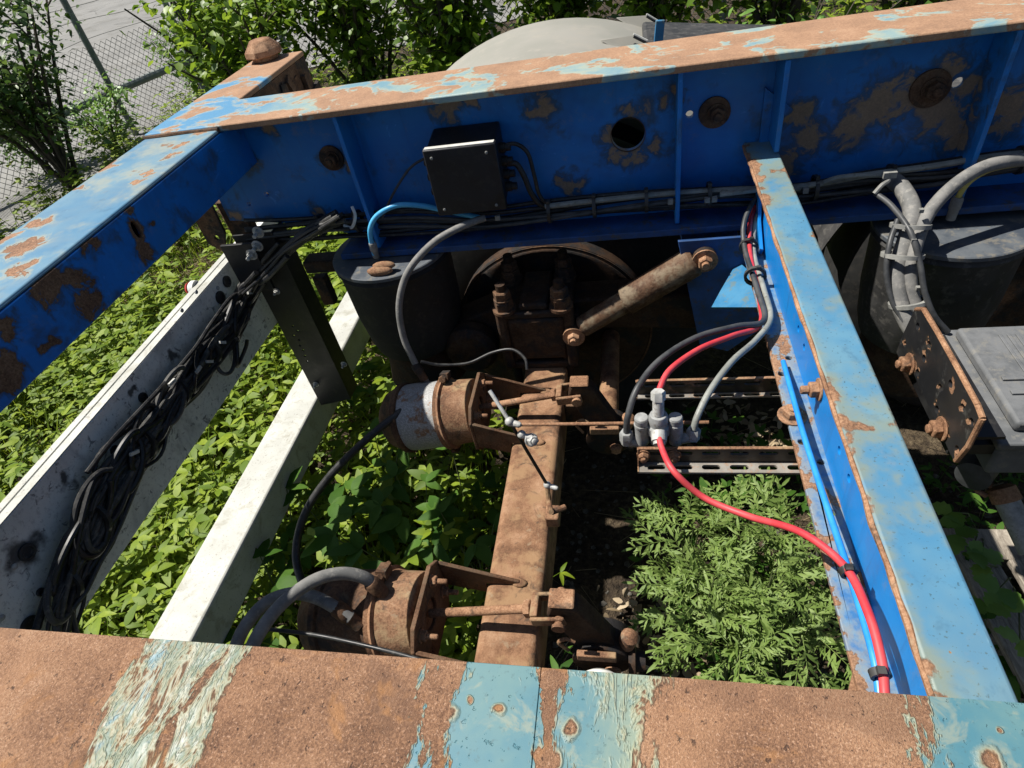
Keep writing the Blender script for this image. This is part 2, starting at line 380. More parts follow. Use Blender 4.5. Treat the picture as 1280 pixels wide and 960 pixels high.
def near_top_mat():
    """Top of the near beam: grained rust with bands of old paint left across it."""
    t = NT('near_flange'); xs = t.sep()[0]
    wob = t.math('MULTIPLY', t.math('SUBTRACT', t.noise(7, 7, .65, .4, vec=t.scale(t.pos, (1.6, .35, 1))), .5), .10)
    fin = t.math('MULTIPLY', t.math('SUBTRACT', t.noise(60, 6, .75, .4, vec=t.scale(t.pos, (1, .4, 1))), .5), .045)
    u = t.math('ADD', xs, t.math('ADD', wob, fin))
    X = lambda px, py: A(px, py, z=ZT).x
    lo, hi = -.55, .45
    f = t.math('DIVIDE', t.math('SUBTRACT', u, lo), hi-lo)
    S = lambda px, py: (X(px, py)-lo)/(hi-lo)
    b1 = (S(115, 880), S(150, 870), S(300, 870), S(340, 860)); b2 = (S(528, 880), S(545, 880), S(650, 880), S(655, 880)); b3 = (S(678, 880), S(690, 880), S(790, 890), S(865, 890)); b4 = (S(1112, 900), S(1140, 900))
    amt = t.ramp(f, [(0, 0.0), (b1[0], 0.0), (b1[1], .62), (b1[2], .52), (b1[3], 0.0), (b2[0], 0.0), (b2[1], 1.0), (b2[2], .95), (b2[3], -.3), (b3[0], -.3), (b3[1], .9), (b3[2], .62), (b3[3], 0.0), (b4[0], 0.0), (b4[1], 1.0)])
    n = t.noise(38, 4, .78, .5, vec=t.scale(t.pos, (1.7, .62, 1)))
    v = t.math('SUBTRACT', t.math('ADD', amt, t.math('MULTIPLY', t.math('SUBTRACT', n, .5), 1.7)), 0.0)
    spots = t.blobs([(A(585, 877, z=ZT), .003), (A(557, 897, z=ZT), .006), (A(627, 893, z=ZT), .004), (A(712, 912, z=ZT), .005), (A(690, 945, z=ZT), .005), (A(1251, 912, z=ZT), .002), (A(1240, 955, z=ZT), .007), (A(780, 890, z=ZT), .004)], .022)
    sv = t.math('SUBTRACT', spots, t.math('MULTIPLY', t.noise(120, 5, .6), .9))
    v = t.math('MINIMUM', v, t.math('MULTIPLY_ADD', sv, .5, .33))
    paint = t.step(v, .40, .56); halo = t.step(v, .44, .80)
    rc, g = rust_color(t, 1.02, 700, .55)
    speck = t.step(t.noise(950, 2, .7), .55, .66, 0, .6); rc = t.mix(speck, rc, (.10, .052, .036)); rc = t.mix(t.step(t.noise(11, 4, .7, .5, vec=t.scale(t.pos, (1.4, .5, 1))), .48, .7, 0, .5), rc, (.36, .20, .11))
    rc = t.mix(t.step(t.noise(650, 2, .7), .58, .68, 0, .5), rc, (.52, .33, .22))
    lay = t.noise(6, 4, .7, 1.0); rc = t.mix(t.step(lay, .50, .56, 0, .45), rc, (.14, .075, .045)); rc = t.mix(t.step(t.noise(13, 4, .75, .6), .57, .66, 0, .6), rc, (.34, .165, .065))
    pit = t.step(t.noise(180, 3, .7), .64, .70, 0, .8); rc = t.mix(pit, rc, (.05, .028, .02))
    old = t.mix(t.step(t.noise(55, 4, .78, .5, vec=t.scale(t.pos, (1.5, .6, 1))), .46, .60), (.13, .18, .14), (.37, .39, .34)); old = t.mix(t.step(t.noise(28, 4, .7, .5, vec=t.scale(t.pos, (1.6, .6, 1))), .54, .64, 0, .7), old, (.13, .25, .32))          # band 1: bleached
    teal = t.mix(t.step(t.noise(16, 6, .65), .36, .66), (.052, .15, .19), (.095, .185, .19))
    old = t.mix(t.step(t.noise(75, 4, .78, .6, vec=t.scale(t.pos, (1.6, .6, 1))), .52, .64, 0, .75), old, (.22, .15, .085)); pc = t.mix(t.step(f, b1[3], b1[3]+.02), old, teal)
    tn = t.step(t.noise(9, 6, .7), .45, .6); pc = t.mix(t.math('MULTIPLY', tn, t.step(f, b3[1], b3[2], 0, .7)), pc, (.22, .25, .17))
    pc = t.mix(t.step(f, b4[0], b4[1]), pc, teal)
    pc = t.mix(t.math('MULTIPLY', t.math('SUBTRACT', 1.0, halo), .8), pc, (.27, .25, .15))
    pc = t.mix(t.step(t.noise(300, 3, .6), .58, .7, 0, .5), pc, (.05, .10, .11))
    pc = t.mix(t.step(t.noise(48, 4, .7, .5), .52, .68, 0, .55), pc, (.24, .25, .18))
    col = t.mix(paint, rc, pc)
    lip = t.math('MULTIPLY', paint, t.step(v, .55, .75, 1, 0)); col = t.mix(t.math('MULTIPLY', t.math('MULTIPLY', t.step(v, .36, .42), t.step(v, .44, .50, 1, 0)), .6), col, (.05, .03, .02))
    t.bump(t.math('ADD', t.math('MULTIPLY_ADD', lip, .5, t.math('MULTIPLY', paint, .7)), t.math('SUBTRACT', t.math('MULTIPLY', t.math('SUBTRACT', 1.0, paint), t.math('MULTIPLY_ADD', lay, .8, g)), t.math('MULTIPLY', pit, .5))), .75, .0022)
    return t.done(col, t.math('MULTIPLY_ADD', paint, -.35, .88), 0, .35)
M['near_flange'] = near_top_mat()
M['web_plain'] = painted_steel('web_plain', BLUE, BLUE2, -.16, edge_tint=(.05, .07, .09), rlight=.6)
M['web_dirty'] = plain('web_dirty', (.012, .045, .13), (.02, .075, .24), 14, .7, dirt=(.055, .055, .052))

def far_top_mat():
    t = NT('far_flange')
    n = t.noise(6.5, 9, .66, .5, vec=t.scale(t.pos, (1, 1.3, 1))); n2 = t.noise(55, 5, .7)
    v = t.math('MULTIPLY_ADD', n2, .14, n)
    xs = t.sep()[0]; v = t.math('ADD', v, t.step(xs, -.9, -.6, -.06, .035)); v = t.math('ADD', v, t.step(xs, .2, .6, 0, .03))
    v = t.math('ADD', v, t.step(t.sep()[1], 1.55, 1.68, 0, .16))
    rust = t.step(v, .54, .58); thin = t.step(v, .47, .57)
    rc, g = rust_color(t, 1.0, 300); rc = t.mix(.45, rc, (.34, .21, .13))
    pc = t.mix(t.step(t.noise(8, 5, .6), .4, .6), (.13, .24, .29), (.22, .30, .29))
    pc = t.mix(t.step(xs, -.95, -.7, 1, 0), pc, (.075, .21, .35))
    pc = t.mix(t.math('MULTIPLY', thin, .6), pc, (.36, .35, .24))
    col = t.mix(rust, pc, rc); t.bump(t.math('ADD', t.math('MULTIPLY', rust, -.5), t.math('MULTIPLY', g, .4)), .6, .002)
    return t.done(col, t.math('MULTIPLY_ADD', rust, .35, .5), 0, .35)
M['far_flange'] = far_top_mat()
W = lambda px, py: A(px, py, y=YW-.006)
web_spots = [(W(677, 134), .036), (W(560, 135), .038), (W(585, 128), .02), (W(760, 170), .022), (W(768, 195), .026), (W(795, 196), .03), (W(820, 180), .03), (W(790, 145), .022),
             (W(716, 232), .03), (W(704, 225), .018), (W(418, 200), .03), (W(440, 208), .02), (W(334, 158), .02), (W(309, 205), .028), (W(842, 118), .024), (W(958, 135), .016), (W(398, 262), .02), (W(338, 285), .03), (W(295, 268), .03),
             (W(1060, 160), .05), (W(1105, 130), .06), (W(1135, 120), .05), (W(1010, 175), .045), (W(985, 205), .04), (W(1185, 90), .045), (W(1165, 140), .06), (W(1215, 110), .05), (W(1265, 135), .06), (W(1000, 145), .03), (W(1195, 165), .05), (W(985, 145), .02)]
def web_mat():
    m_ = painted_steel('far_web', BLUE, BLUE2, -.17, web_spots, edge_tint=(.03, .06, .085), rlight=1.0, speck=.15, rough=.4, blobpow=.26, rtint=(.24, .195, .14), soft=.11)
    return m_
M['far_web'] = web_mat()
top_spots = [(A(30, 308, z=1.258), .035), (A(22, 337, z=1.258), .03), (A(50, 278, z=1.258), .028), (A(130, 208, z=1.258), .03), (A(225, 180, z=1.258), .022), (A(215, 193, z=1.258), .018), (A(175, 225, z=1.258), .016), (A(185, 215, z=1.258), .014), (A(250, 165, z=1.258), .02), (A(100, 235, z=1.258), .02), (A(5, 300, z=1.258), .02), (A(215, 163, z=1.258), .028), (A(230, 150, z=1.258), .022)]
M['box_top'] = painted_steel('box_top', (.06, .165, .27), (.11, .215, .29), -.07, top_spots, edge_tint=(.27, .28, .22), rlight=1.0, speck=.22, rough=.5, nscale=6, blobpow=.28)
side_spots = [(A(65, 352, x=-.903), .04), (A(85, 348, x=-.903), .03), (A(110, 375, x=-.903), .035), (A(112, 303, x=-.903), .02), (A(158, 265, x=-.903), .016), (A(172, 290, x=-.903), .02), (A(187, 283, x=-.903), .012), (A(180, 312, x=-.903), .022), (A(10, 410, x=-.903), .025), (A(10, 470, x=-.903), .03), (A(240, 175, x=-.903), .015), (A(60, 425, x=-.903), .012)]
M['box_side'] = painted_steel('box_side', (.007, .135, .47), (.010, .165, .53), -.12, side_spots, edge_tint=(.03, .045, .06), rlight=.5, speck=.25, rough=.38, blobpow=.30)
M['chan_top'] = painted_steel('chan_top', (.05, .17, .29), (.095, .215, .295), -.10, [(A(1030, 292, z=1.07), .012), (A(1110, 470, z=1.07), .012), (A(1193, 815, z=1.07), .002)], edge_tint=(.18, .20, .14), rlight=.9, speck=.8, rough=.5, nscale=7, blobpow=.3, extra=lambda t: t.math('ADD', t.step(t.sep()[0], .228, .252, .115, 0), t.step(t.sep()[0], .280, .289, 0, .05)))
M['chan_in'] = painted_steel('chan_in', (.004, .17, .50), (.006, .195, .54), -.2, edge_tint=(.03, .16, .42), speck=.05, rough=.38)
M['chan_low'] = painted_steel('chan_low', (.025, .12, .29), (.11, .21, .31), -.03, edge_tint=(.20, .21, .20), rlight=.9, speck=.3, rough=.6, nscale=18, pvs=42, extra=lambda t: t.step(t.sep()[0], .228, .240, .12, 0))

# near beam
nb = MB(); nb.box((XR-.01, -.032, ZT-.016), (A(676, 838, z=ZT).x, YN, ZT)); nb.build('top_flange', M['near_flange'], frame, .0004, label='rusty top of the near beam with worn teal paint')
nb = MB(); nb.box((A(676, 838, z=ZT).x+.0002, -.032, ZT-.016), (XE, YN, ZT-.0006)); nb.build('top_flange', M['near_flange'], frame, .0004)
m = MB(); m.box((XR, .053, .921), (XE, .063, ZT-.017)); m.build('web', M['web_plain'], frame)
m = MB(); m.box((XR+.35, -.032, .905), (XE, YN, .920)); m.build('bottom_flange', M['web_plain'], frame, .002)
# far beam
fb = MB(); fb.box((XR+.002, YF0, ZT-.015), (XE, YF1, ZT)); fb.build('top_flange', M['far_flange'], frame, .003, label='top of the far beam in pale blue paint flaking to tan rust')
wx = lambda p: (p.x, p.z)
hc = A(785, 168, y=YW-.006)
outer = [(-1.06, ZT-.016), (-1.06, 1.00), (-.80, .965), (-.72, .922), (XE, .922), (XE, ZT-.016)]
def hl(px, py, r): p = A(px, py, y=YW-.006); return circ(p.x, p.z, r, 16)
holes = [circ(hc.x, hc.z, .036, 28), hl(438, 203, .009), hl(333, 243, .007), hl(311, 255, .006), hl(862, 143, .008), hl(1198, 104, .011), hl(1183, 105, .006)]
m = MB(); m.plate(outer, holes, (0, YW-.006, 0), (1, 0, 0), (0, 0, 1), (0, 1, 0), .012); m.build('web', M['far_web'], frame, label='deep blue web of the far beam with brown rust patches')
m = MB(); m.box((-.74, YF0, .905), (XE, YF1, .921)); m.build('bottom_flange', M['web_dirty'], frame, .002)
for (xa, za, zb, d) in ((A(445, 200, y=YW-.04).x, .925, ZT-.017, .072), (A(848, 160, y=YW-.04).x, .925, ZT-.017, .066), (A(975, 120, y=YW-.05).x, 1.075, ZT-.017, .078), (A(1236, 110, y=YW-.04).x, .925, ZT-.017, .075), (1.3, .925, ZT-.017, .075), (1.9, .925, ZT-.017, .075)):
    m = MB(); m.box((xa-.005, YW-.006-d, za), (xa+.005, YW-.0065, zb)); m.build('stiffener', M['far_web'], frame, .0015)
for px, py, r in ((415, 197, .030), (893, 140, .032), (1162, 110, .036)):
    p = A(px, py, y=YW-.006); m = MB(); m.lathe(p, (0, -1, 0), [(0, r), (.006, r), (.007, r*.93)], 28)
    o = m.build('washer', M['rust_dark'], frame); m = MB(); m.bolt(p+V((0.004, -.0072, 0)), (0, -1, 0), r*.5, .02, 1.25, .008); m.build('bolt', M['rust_dark'], o, .001)
m = MB(); m.lathe((hc.x, YW-.0062, hc.z), (0, -1, 0), [(0, .0375), (.003, .0375), (.003, .0362), (0, .0362)], 28, False); m.build('hole_rim', M['rust_dark'], frame)

# box cross member at the rear, and its stub beyond the far beam with the cone
XB0, XB1, ZB = -1.098, -.905, 1.257
cm = MB(); cm.box((XB0, YN+.0, ZB-.008), (XB1-.001, YF0-.001, ZB)); ct = cm.build('cross_member', M['box_top'], frame, .006, seg=3, label='top of the rear box cross member in faded light blue')
m = MB(); hs = [slot(0, 0, .034, .02)]
pz = A(171, 287, x=XB1); hx = [(pz.y+.010*math.cos(a)*.8, pz.z+.017*math.sin(a)) for a in np.linspace(0, 2*math.pi, 16, endpoint=False)]
m.plate([(YN+.001, 1.144), (YW-.007, 1.144), (YW-.007, ZB-.0085), (YN+.001, ZB-.0085)], [hx], (XB1-.009, 0, 0), (0, 1, 0), (0, 0, 1), (1, 0, 0), .009); m.build('cross_member_side', M['box_side'], frame, .002)
m = MB(); m.box((XB0, YN+.001, 1.144), (XB0+.008, YF1+.4, ZB-.0085)); m.box((XB0+.0085, YN+.001, 1.144), (XB1-.0095, YF0-.01, 1.150)); m.build('cross_member_side', M['box_side'], frame)
m = MB(); m.box((-1.101, YF0+.002, ZT-.0165), (-.93, YF1+.002, ZT-.0155)); m.tube([(-1.10, YF0-.003, ZT-.007), (-1.04, YF0-.004, ZT-.006), (-.97, YF0-.002, ZT-.007), (-.905, YF0-.004, ZT-.008)], .005, 8); m.build('weld_seam', M['rust_dark'], frame)
SE = 1.86
m = MB(); m.box((-1.10, YF1+.001, ZT-.014), (-.945, SE, ZT-.001)); m.build('stub_top', M['far_flange'], frame, .004, label='rusted stub of the cross member beyond the far beam')
m = MB(); m.box((-.955, YF1+.001, ZT-.13), (-.946, SE-.002, ZT-.0145)); m.box((-1.09, SE-.012, ZT-.13), (-.956, SE-.002, ZT-.0145)); m.build('stub_side', M['rust_dark'], frame, .002)
m = MB()
for i in range(26):
    p = V((-.95+random.uniform(-.006, .012), random.uniform(SE-.20, SE), ZT-.05-random.random()*.10)); m.obox(p, (random.uniform(.006, .02), random.uniform(.015, .05), random.uniform(.02, .06)), Matrix.Rotation(random.uniform(-.5, .5), 3, 'X') @ Matrix.Rotation(random.uniform(-.4, .4), 3, 'Z'))
m.build('rust_scale', M['rust_dark'], frame)
cc = A(333, 74, z=ZT)
m = MB(); m.lathe(cc, (0, 0, 1), [(0, .040), (.012, .040), (.0125, .056), (.028, .054), (.052, .030), (.054, .012)], 8); m.build('twist_lock_cone', M['rust'], frame, .003)
# rusty bracket under the end of the far beam
p = A(262, 285, y=1.33); m = MB(); m.plate([(-.03, .07), (.04, .07), (.035, -.02), (.005, -.075), (-.03, -.045)], [circ(.005, -.03, .008, 10)], (p.x, 1.33, p.z), (1, 0, 0), (0, 0, 1), (0, 1, 0), .008); m.build('bracket', M['rust_dark'], frame)
p = A(283, 270, y=1.36); m = MB(); m.obox((p.x+.02, 1.375, p.z-.01), (.07, .03, .10)); m.build('bracket', M['rust_dark'], frame, .004)

# channel cross member, open to the left
XC0, XC1, ZC0, ZC1 = .228, .289, .872, 1.070
XW = .268
YC0, YC1 = .07, YW-.0065
m = MB(); m.box((XC0, YC0, ZC1-.008), (XC1, YC1, ZC1)); m.build('cross_beam_top', M['chan_top'], frame, .004, seg=3, label='light blue top of the narrow cross member with rusty left edge')
def hy(px, py): p = A(px, py, x=XW); return circ(p.y, p.z, .0065, 12)
m = MB(); m.plate([(YC0, ZC0+.0095), (YC1, ZC0+.0095), (YC1, ZC1-.0085), (YC0, ZC1-.0085)], [hy(998, 411), hy(1005, 434), hy(1049, 563), hy(1061, 598)], (XW, 0, 0), (0, 1, 0), (0, 0, 1), (1, 0, 0), .0075); m.build('cross_beam_web', M['chan_in'], frame)
fl = [(YC0, XC0), (YC1-.02, XC0), (YC1-.02, XC1), (YC0, XC1)]
def hf(px, py, r=.0055): p = A(px, py, z=ZC0+.009); return circ(p.y, min(max(p.x, XC0+.010), XW-.008), r, 12)
m = MB(); m.plate(fl, [hf(986, 447), hf(976, 467), hf(1002, 552), hf(1026, 577), hf(1040, 640)], (0, 0, ZC0+.001), (0, 1, 0), (1, 0, 0), (0, 0, 1), .008); m.build('cross_beam_bottom', M['chan_low'], frame, .0015, label='worn pale blue lower flange with bolt holes')
m = MB(); m.tube([(XC0+random.uniform(-.0006, .0006), YC0+.08+i*(YC1-YC0-.09)/44, ZC1-.004+random.uniform(-.0012, .0012)) for i in range(45)], .003, 6, 3, [random.uniform(.0026, .0042) for _ in range(60)])
m.build('rusty_edge', M['rust'], frame)
# gussets of the channel
m = MB(); m.prism([(XC0+.02, .36, ZC0-.001), (XC0-.08, YN+.0, ZC0-.001), (XC0+.05, YN+.0, ZC0-.001)], (0, 0, -.008)); m.build('gusset', M['chan_low'], frame, .001)
m = MB(); m.plate([(1.19, .90), (1.25, .94), (1.29, 1.04), (YC1-.001, 1.06), (YC1-.001, .885), (1.2, .885)], [], (XC0+.028, 0, 0), (0, 1, 0), (0, 0, 1), (1, 0, 0), .007); m.build('gusset', M['chan_in'], frame, .001)
m = MB(); m.plate([(XC1, ZC1-.03), (XC1+.06, ZC1+.06), (XC1+.0, ZC1+.11)], [], (-.03, YW-.0145, 0), (1, 0, 0), (0, 0, 1), (0, 1, 0), .008); m.build('gusset', M['far_web'], frame)
for px, py, zz in ((1025, 487, None), (990, 520, 1)):
    if zz: p = A(px, py, z=ZC0+.009); m = MB(); m.bolt(p, (0, 0, 1), .015, .016, 1.5, .004)
    else: p = A(px, py, x=XW); m = MB(); m.bolt(p, (-1, 0, 0), .013, .016, 1.4, .012)
    m.build('bolt', M['rust'], frame, .0008)
# suspension hanger under the far beam
for yy in (1.243, 1.46):
    m = MB(); m.plate([(.09, .904), (.30, .904), (.29, .64), (.22, .575), (.15, .60)], [], (0, yy, 0), (1, 0, 0), (0, 0, 1), (0, 1, 0), .009)
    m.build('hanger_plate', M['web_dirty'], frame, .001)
m = MB(); m.prism([(.292, 1.253, .904), (.282, 1.253, .64), (.282, 1.459, .64), (.292, 1.459, .904)], (.008, 0, 0)); m.build('hanger_plate', M['web_plain'], frame)
m = MB(); m.prism([A(922, 326, z=.83), A(944, 345, z=.85), A(948, 384, z=.84), A(889, 384, z=.80), A(901, 362, z=.81)], (.004, .006, -.009)); m.build('hanger_plate', M['teal_plain'], frame, .001, label='sunlit torn blue gusset beside the cross member')

# ------------------------------------------------------------------ axle with its brackets
AX0, AX1, AZ = -.312, -.196, .550
axle = thing('axle', 'rusty square axle tube running from the near beam towards the far wheel', 'axle', (-.254, .71, .43))
m = MB(); m.box((AX0, -.25, AZ-.118), (AX1, 1.43, AZ)); m.build('axle_tube', M['rust_axle'], axle, .016, seg=4)
def bracket(yc):
    """Brake-chamber bracket: plate facing the chamber, two gussets running onto the axle."""
    x0 = -.405; h = .092; zb = .58
    def disc_z(x): return zb+(x-x0)*.15
    pl = MB(); pl.plate([(yc-h, .53), (yc-h+.03, .495), (yc+h-.03, .495), (yc+h, .53), (yc+h, .62), (yc+h-.03, .65), (yc-h+.03, .65), (yc-h, .62)],
             [circ(yc, .585, .030, 20), circ(yc+.055, .60, .008, 10), circ(yc-.055, .60, .008, 10), circ(yc-.05, .535, .007, 10)], (x0, 0, 0), (0, 1, 0), (0, 0, 1), (1, 0, 0), .008)
    b = pl.build('chamber_bracket', M['rust_mid'], axle, .003)
    for s in (-1, 1):
        yy = yc+s*h-(.008 if s > 0 else 0)
        g = MB(); g.plate([(x0+.0085, .54), (AX0-.001, .515), (AX0-.001, AZ+.001), (AX0+.062, AZ+.002), (AX0+.07, AZ+.008), (x0+.0085, .62)], [], (0, yy, 0), (1, 0, 0), (0, 0, 1), (0, 1, 0), .008)
        g.build('gusset', M['rust_mid'], b, .002)
        w_ = MB(); w_.ball((AX0+.068, yy+.004, AZ+.003), .012, (1.3, .8, .4), 10); w_.build('weld', M['rust_axle'], b)
    return b
YCH = (.50, 1.045)
for yc in YCH: bracket(yc)
# cam tubes running outwards beside the axle
CX, CZ = -.084, .49
m = MB(); m.cyl((CX, 1.07, CZ), (CX, 1.43, CZ), .026, seg=20); m.build('cam_tube', M['rust_axle'], axle)
m = MB(); m.cyl((CX, .40, CZ), (CX, -.2, CZ), .026, seg=20); m.build('cam_tube', M['rust_axle'], axle)
m = MB(); m.lathe((CX, .45, CZ), (0, -1, 0), [(0, .024), (.006, .034), (.016, .036), (.02, .033), (.03, .036), (.036, .03)], 20); m.build('cam_boot', M['edge_white'], axle)
m = MB(); m.box((AX1+.001, 1.10, AZ-.09), (CX-.02, 1.125, AZ-.02)); m.build('cam_bracket', M['rust_dark'], axle, .002)
# spring seat and clamp on the axle under the far beam
m = MB(); m.box((-.345, 1.225, AZ+.001), (-.165, 1.39, AZ+.022)); m.build('spring_seat', M['rust_grime_shade'], axle, .006)
# small link bracket on the right side of the axle
p = A(690, 645, x=AX1+.012); m = MB(); m.obox((AX1+.014, p.y, p.z), (.028, .035, .03)); m.build('link_bracket', M['rust_tan'], axle, .003)

# ------------------------------------------------------------------ brake chambers
def chamber(name, label, yc, grey):
    c = thing(name, label, 'brake chamber', (-.41, yc, .58), 'brake chambers on the axle')
    ax = V((-1, 0, -.13)).normalized(); p0 = V((-.4062, yc, .578))
    body = MB(); body.lathe(p0, ax, [(0, .072), (.004, .080), (.05, .083), (.066, .087), (.067, .0)], 36); body.build('service_housing', M['rust_tan'], c, .001)
    cl = MB(); cl.lathe(p0+ax*.0675, ax, [(0, .088), (.003, .094), (.010, .090), (.017, .094), (.020, .088)], 36); k = cl.build('clamp_ring', M['rust'], c)
    for an in (1.15, -1.9):
        d = V((0, math.cos(an), math.sin(an))); t_ = V((0, -math.sin(an), math.cos(an)))
        q = p0+ax*.077+d*.1; lg = MB(); lg.obox(q, (.02, .02, .03), Matrix.Rotation(an, 3, 'X')); lg.cyl(q-t_*.026, q+t_*.03, .0055, seg=10); lg.hexa(q+t_*.02, t_, .010, .01); lg.build('clamp_bolt', M['rust_dark'], k)
    sp = MB(); sp.lathe(p0+ax*.088, ax, [(0, .086), (.02, .086), (.075, .088), (.10, .087)], 36); sp.build('spring_housing', grey, c)
    rg = MB(); rg.lathe(p0+ax*.189, ax, [(0, .088), (.002, .0925), (.014, .0925), (.02, .086), (.048, .074), (.068, .05), (.074, .02), (.075, 0.001)], 36); rg.build('end_cap', M['rust_dark'], c)
    for an in (.9, -.4, 2.6):
        d = V((0, math.cos(an), math.sin(an))); q = V((-.3965, yc, .58))+d*.066
        b = MB(); b.bolt(q, (1, 0, .0), .010, .012, 1.3, .02); b.build('stud_nut', M['rust'], c)
    return c, p0, ax
def chamber_paint():
    t = NT('chamber_grey'); c, g = rust_color(t, .75, 200)
    v = t.math('MULTIPLY_ADD', t.noise(90, 4, .7), .2, t.noise(16, 4, .6))
    f = t.step(v, .66, .73); col = t.mix(f, t.mix(t.step(t.noise(260, 3, .7), .45, .6), (.24, .24, .235), (.36, .36, .35)), c)
    t.bump(g, .3, .001); return t.done(col, .6, 0, .4)
M['chamber_grey'] = chamber_paint()
ch_far, chp1, chax = chamber('brake_chamber', 'grey and rusty round brake chamber nearer the far beam', YCH[1], M['chamber_grey'])
ch_near, chp0, _ = chamber('brake_chamber', 'brown rusty round brake chamber beside the near beam', YCH[0], M['rust_dark'])  # dark spring housing: dark paint plus a shadow put into its colour

# ------------------------------------------------------------------ slack adjusters with push rods
def slack(label, yc):
    s = thing('slack_adjuster', label, 'slack adjuster', (CX, yc, CZ), 'slack adjusters')
    top = V((CX-.058, yc, CZ+.155))
    m = MB(); m.lathe((CX, yc-.032, CZ), (0, 1, 0), [(0, .036), (.003, .054), (.064, .054), (.067, .036)], 24); m.build('hub', M['rust_grime_shade'], s, .001)
    m = MB(); m.prism([(CX-.035, yc-.02, CZ+.02), (CX+.035, yc-.02, CZ+.03), (top.x+.032, yc-.017, top.z+.006), (top.x+.02, yc-.017, top.z+.018), (top.x-.02, yc-.017, top.z+.018), (top.x-.028, yc-.017, top.z-.01)], (0, .036, 0)); m.build('arm', M['rust_grime_shade'], s, .004)
    m = MB(); m.prism([(top.x-.022, yc-.0168, top.z+.0185), (top.x+.022, yc-.0168, top.z+.0185), (top.x+.022, yc+.0188, top.z+.0185), (top.x-.022, yc+.0188, top.z+.0185)], (0, 0, .006)); m.build('arm_lit_top', M['rust'], s, .003)  # lighter rust slab paints the sunlit top of the dark arm
    m = MB(); m.lathe((CX+.046, yc-.004, CZ+.028), (.25, 0, 1), [(0, .016), (.03, .016), (.036, .010), (.04, .001)], 14); m.build('adjuster_worm', M['rust'], s)
    m = MB(); m.lathe((CX+.05, yc-.02, CZ-.005), (1, 0, 0), [(0, .030), (.012, .032), (.014, .02), (.03, .018)], 18); m.build('worm_cap', M['rust_grime_shade'], s)
    m = MB(); m.box((CX-.04, yc-.046, CZ+.04), (CX+.03, yc-.034, CZ+.06)); m.build('cover_plate', M['rust_tan'], s, .002)
    m = MB(); m.bolt((CX+.02, yc-.034, CZ-.02), (0, -1, 0), .013, .015, 1.2); m.build('bolt', M['rust'], s)
    m = MB(); m.tube([(CX-.06, yc-.02, CZ+.02), (CX-.075, yc-.02, CZ+.05), (CX-.06, yc-.02, CZ+.066), (CX-.045, yc-.02, CZ+.058)], .0035, 8); m.build('clip', M['rust_tan'], s)
    # clevis fork and rod
    ry = V((1, 0, .13)).normalized(); cp = top+V((-.006, 0, -.012))
    st = V((-.400, yc, .585)); end = cp-ry*.052; end.y = yc
    m = MB(); m.cyl(st, end, .0085, seg=14); m.build('push_rod', M['rust'], s)
    d = (end-st).normalized()
    m = MB(); m.hexa(end-d*.012, d, .016, .012); m.build('lock_nut', M['rust'], s)
    for sg in (-1, 1):
        m = MB(); m.obox(cp-d*.02+V((0, sg*.0235, 0)), (.062, .007, .024), Matrix.Rotation(-.13, 3, 'Y')); m.build('clevis_arm', M['rust_tan'], s, .003)
    m = MB(); m.obox(end+d*.008, (.014, .0395, .024), Matrix.Rotation(-.13, 3, 'Y')); m.build('clevis_base', M['rust_tan'], s, .002)
    m = MB(); m.cyl(cp+V((0, -.036, 0)), cp+V((0, .036, 0)), .0075, seg=12); m.lathe(cp+V((0, -.039, 0)), (0, 1, 0), [(0, .012), (.006, .012)], 12); m.build('clevis_pin', M['rust'], s)
    return s
slack('dark rusty slack adjuster at the end of the far push rod', YCH[1])
slack('tan rusty slack adjuster at the end of the near push rod', YCH[0])

# ------------------------------------------------------------------ suspension
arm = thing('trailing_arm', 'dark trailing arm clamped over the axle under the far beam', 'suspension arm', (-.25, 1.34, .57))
m = MB(); m.prism([(.24, 1.30, .60), (.26, 1.30, .66), (.20, 1.30, .715), (-.12, 1.30, .718), (-.36, 1.30, .715), (-.50, 1.30, .66), (-.72, 1.30, .50), (-.74, 1.30, .45), (-.50, 1.30, .55), (-.36, 1.30, .60), (-.12, 1.30, .625)], (0, .09, 0)); m.build('arm_beam', M['rust_grime_shade'], arm, .006)
m = MB(); m.box((-.36, 1.228, .719), (-.165, 1.40, .738)); m.build('clamp_plate', M['rust_grime_shade'], arm, .005)
m = MB(); m.box((-.30, 1.236, .7385), (-.225, 1.392, .758)); m.build('clamp_plate', M['rust_grime_shade'], arm, .006)
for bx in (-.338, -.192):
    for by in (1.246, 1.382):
        m = MB(); m.cyl((bx, by, .44), (bx, by, .818), .013, seg=12); u = m.build('u_bolt', M['rust_grime_shade'], arm)
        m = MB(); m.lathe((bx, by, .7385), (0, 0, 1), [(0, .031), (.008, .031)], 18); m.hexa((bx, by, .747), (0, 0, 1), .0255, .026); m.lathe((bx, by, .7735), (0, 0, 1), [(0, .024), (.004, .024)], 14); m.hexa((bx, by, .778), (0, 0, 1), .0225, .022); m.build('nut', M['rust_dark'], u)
m = MB(); m.lathe((-.46, 1.235, .60), (0, 1, 0), [(0, .06), (.02, .075), (.055, .075), (.06, .05)], 20); m.build('arm_eye', M['rust_grime_shade'], arm)
m = MB(); m.box((-.21, 1.262, .60), (-.15, 1.299, .70)); m.build('shock_mount', M['rust_grime_shade'], arm, .006)
m = MB(); m.box((-.335, 1.226, .582), (-.185, 1.2985, .7185)); m.build('axle_pad', M['rust_grime_shade'], arm, .01)
for bx in (-.35, -.175): m = MB(); m.prism([(bx-.014, 1.215, .56), (bx-.014, 1.2275, .745), (bx-.014, 1.26, .745), (bx-.014, 1.26, .56)], (.028, 0, 0)); m.build('clamp_cheek', M['rust_grime_shade'], arm, .008)

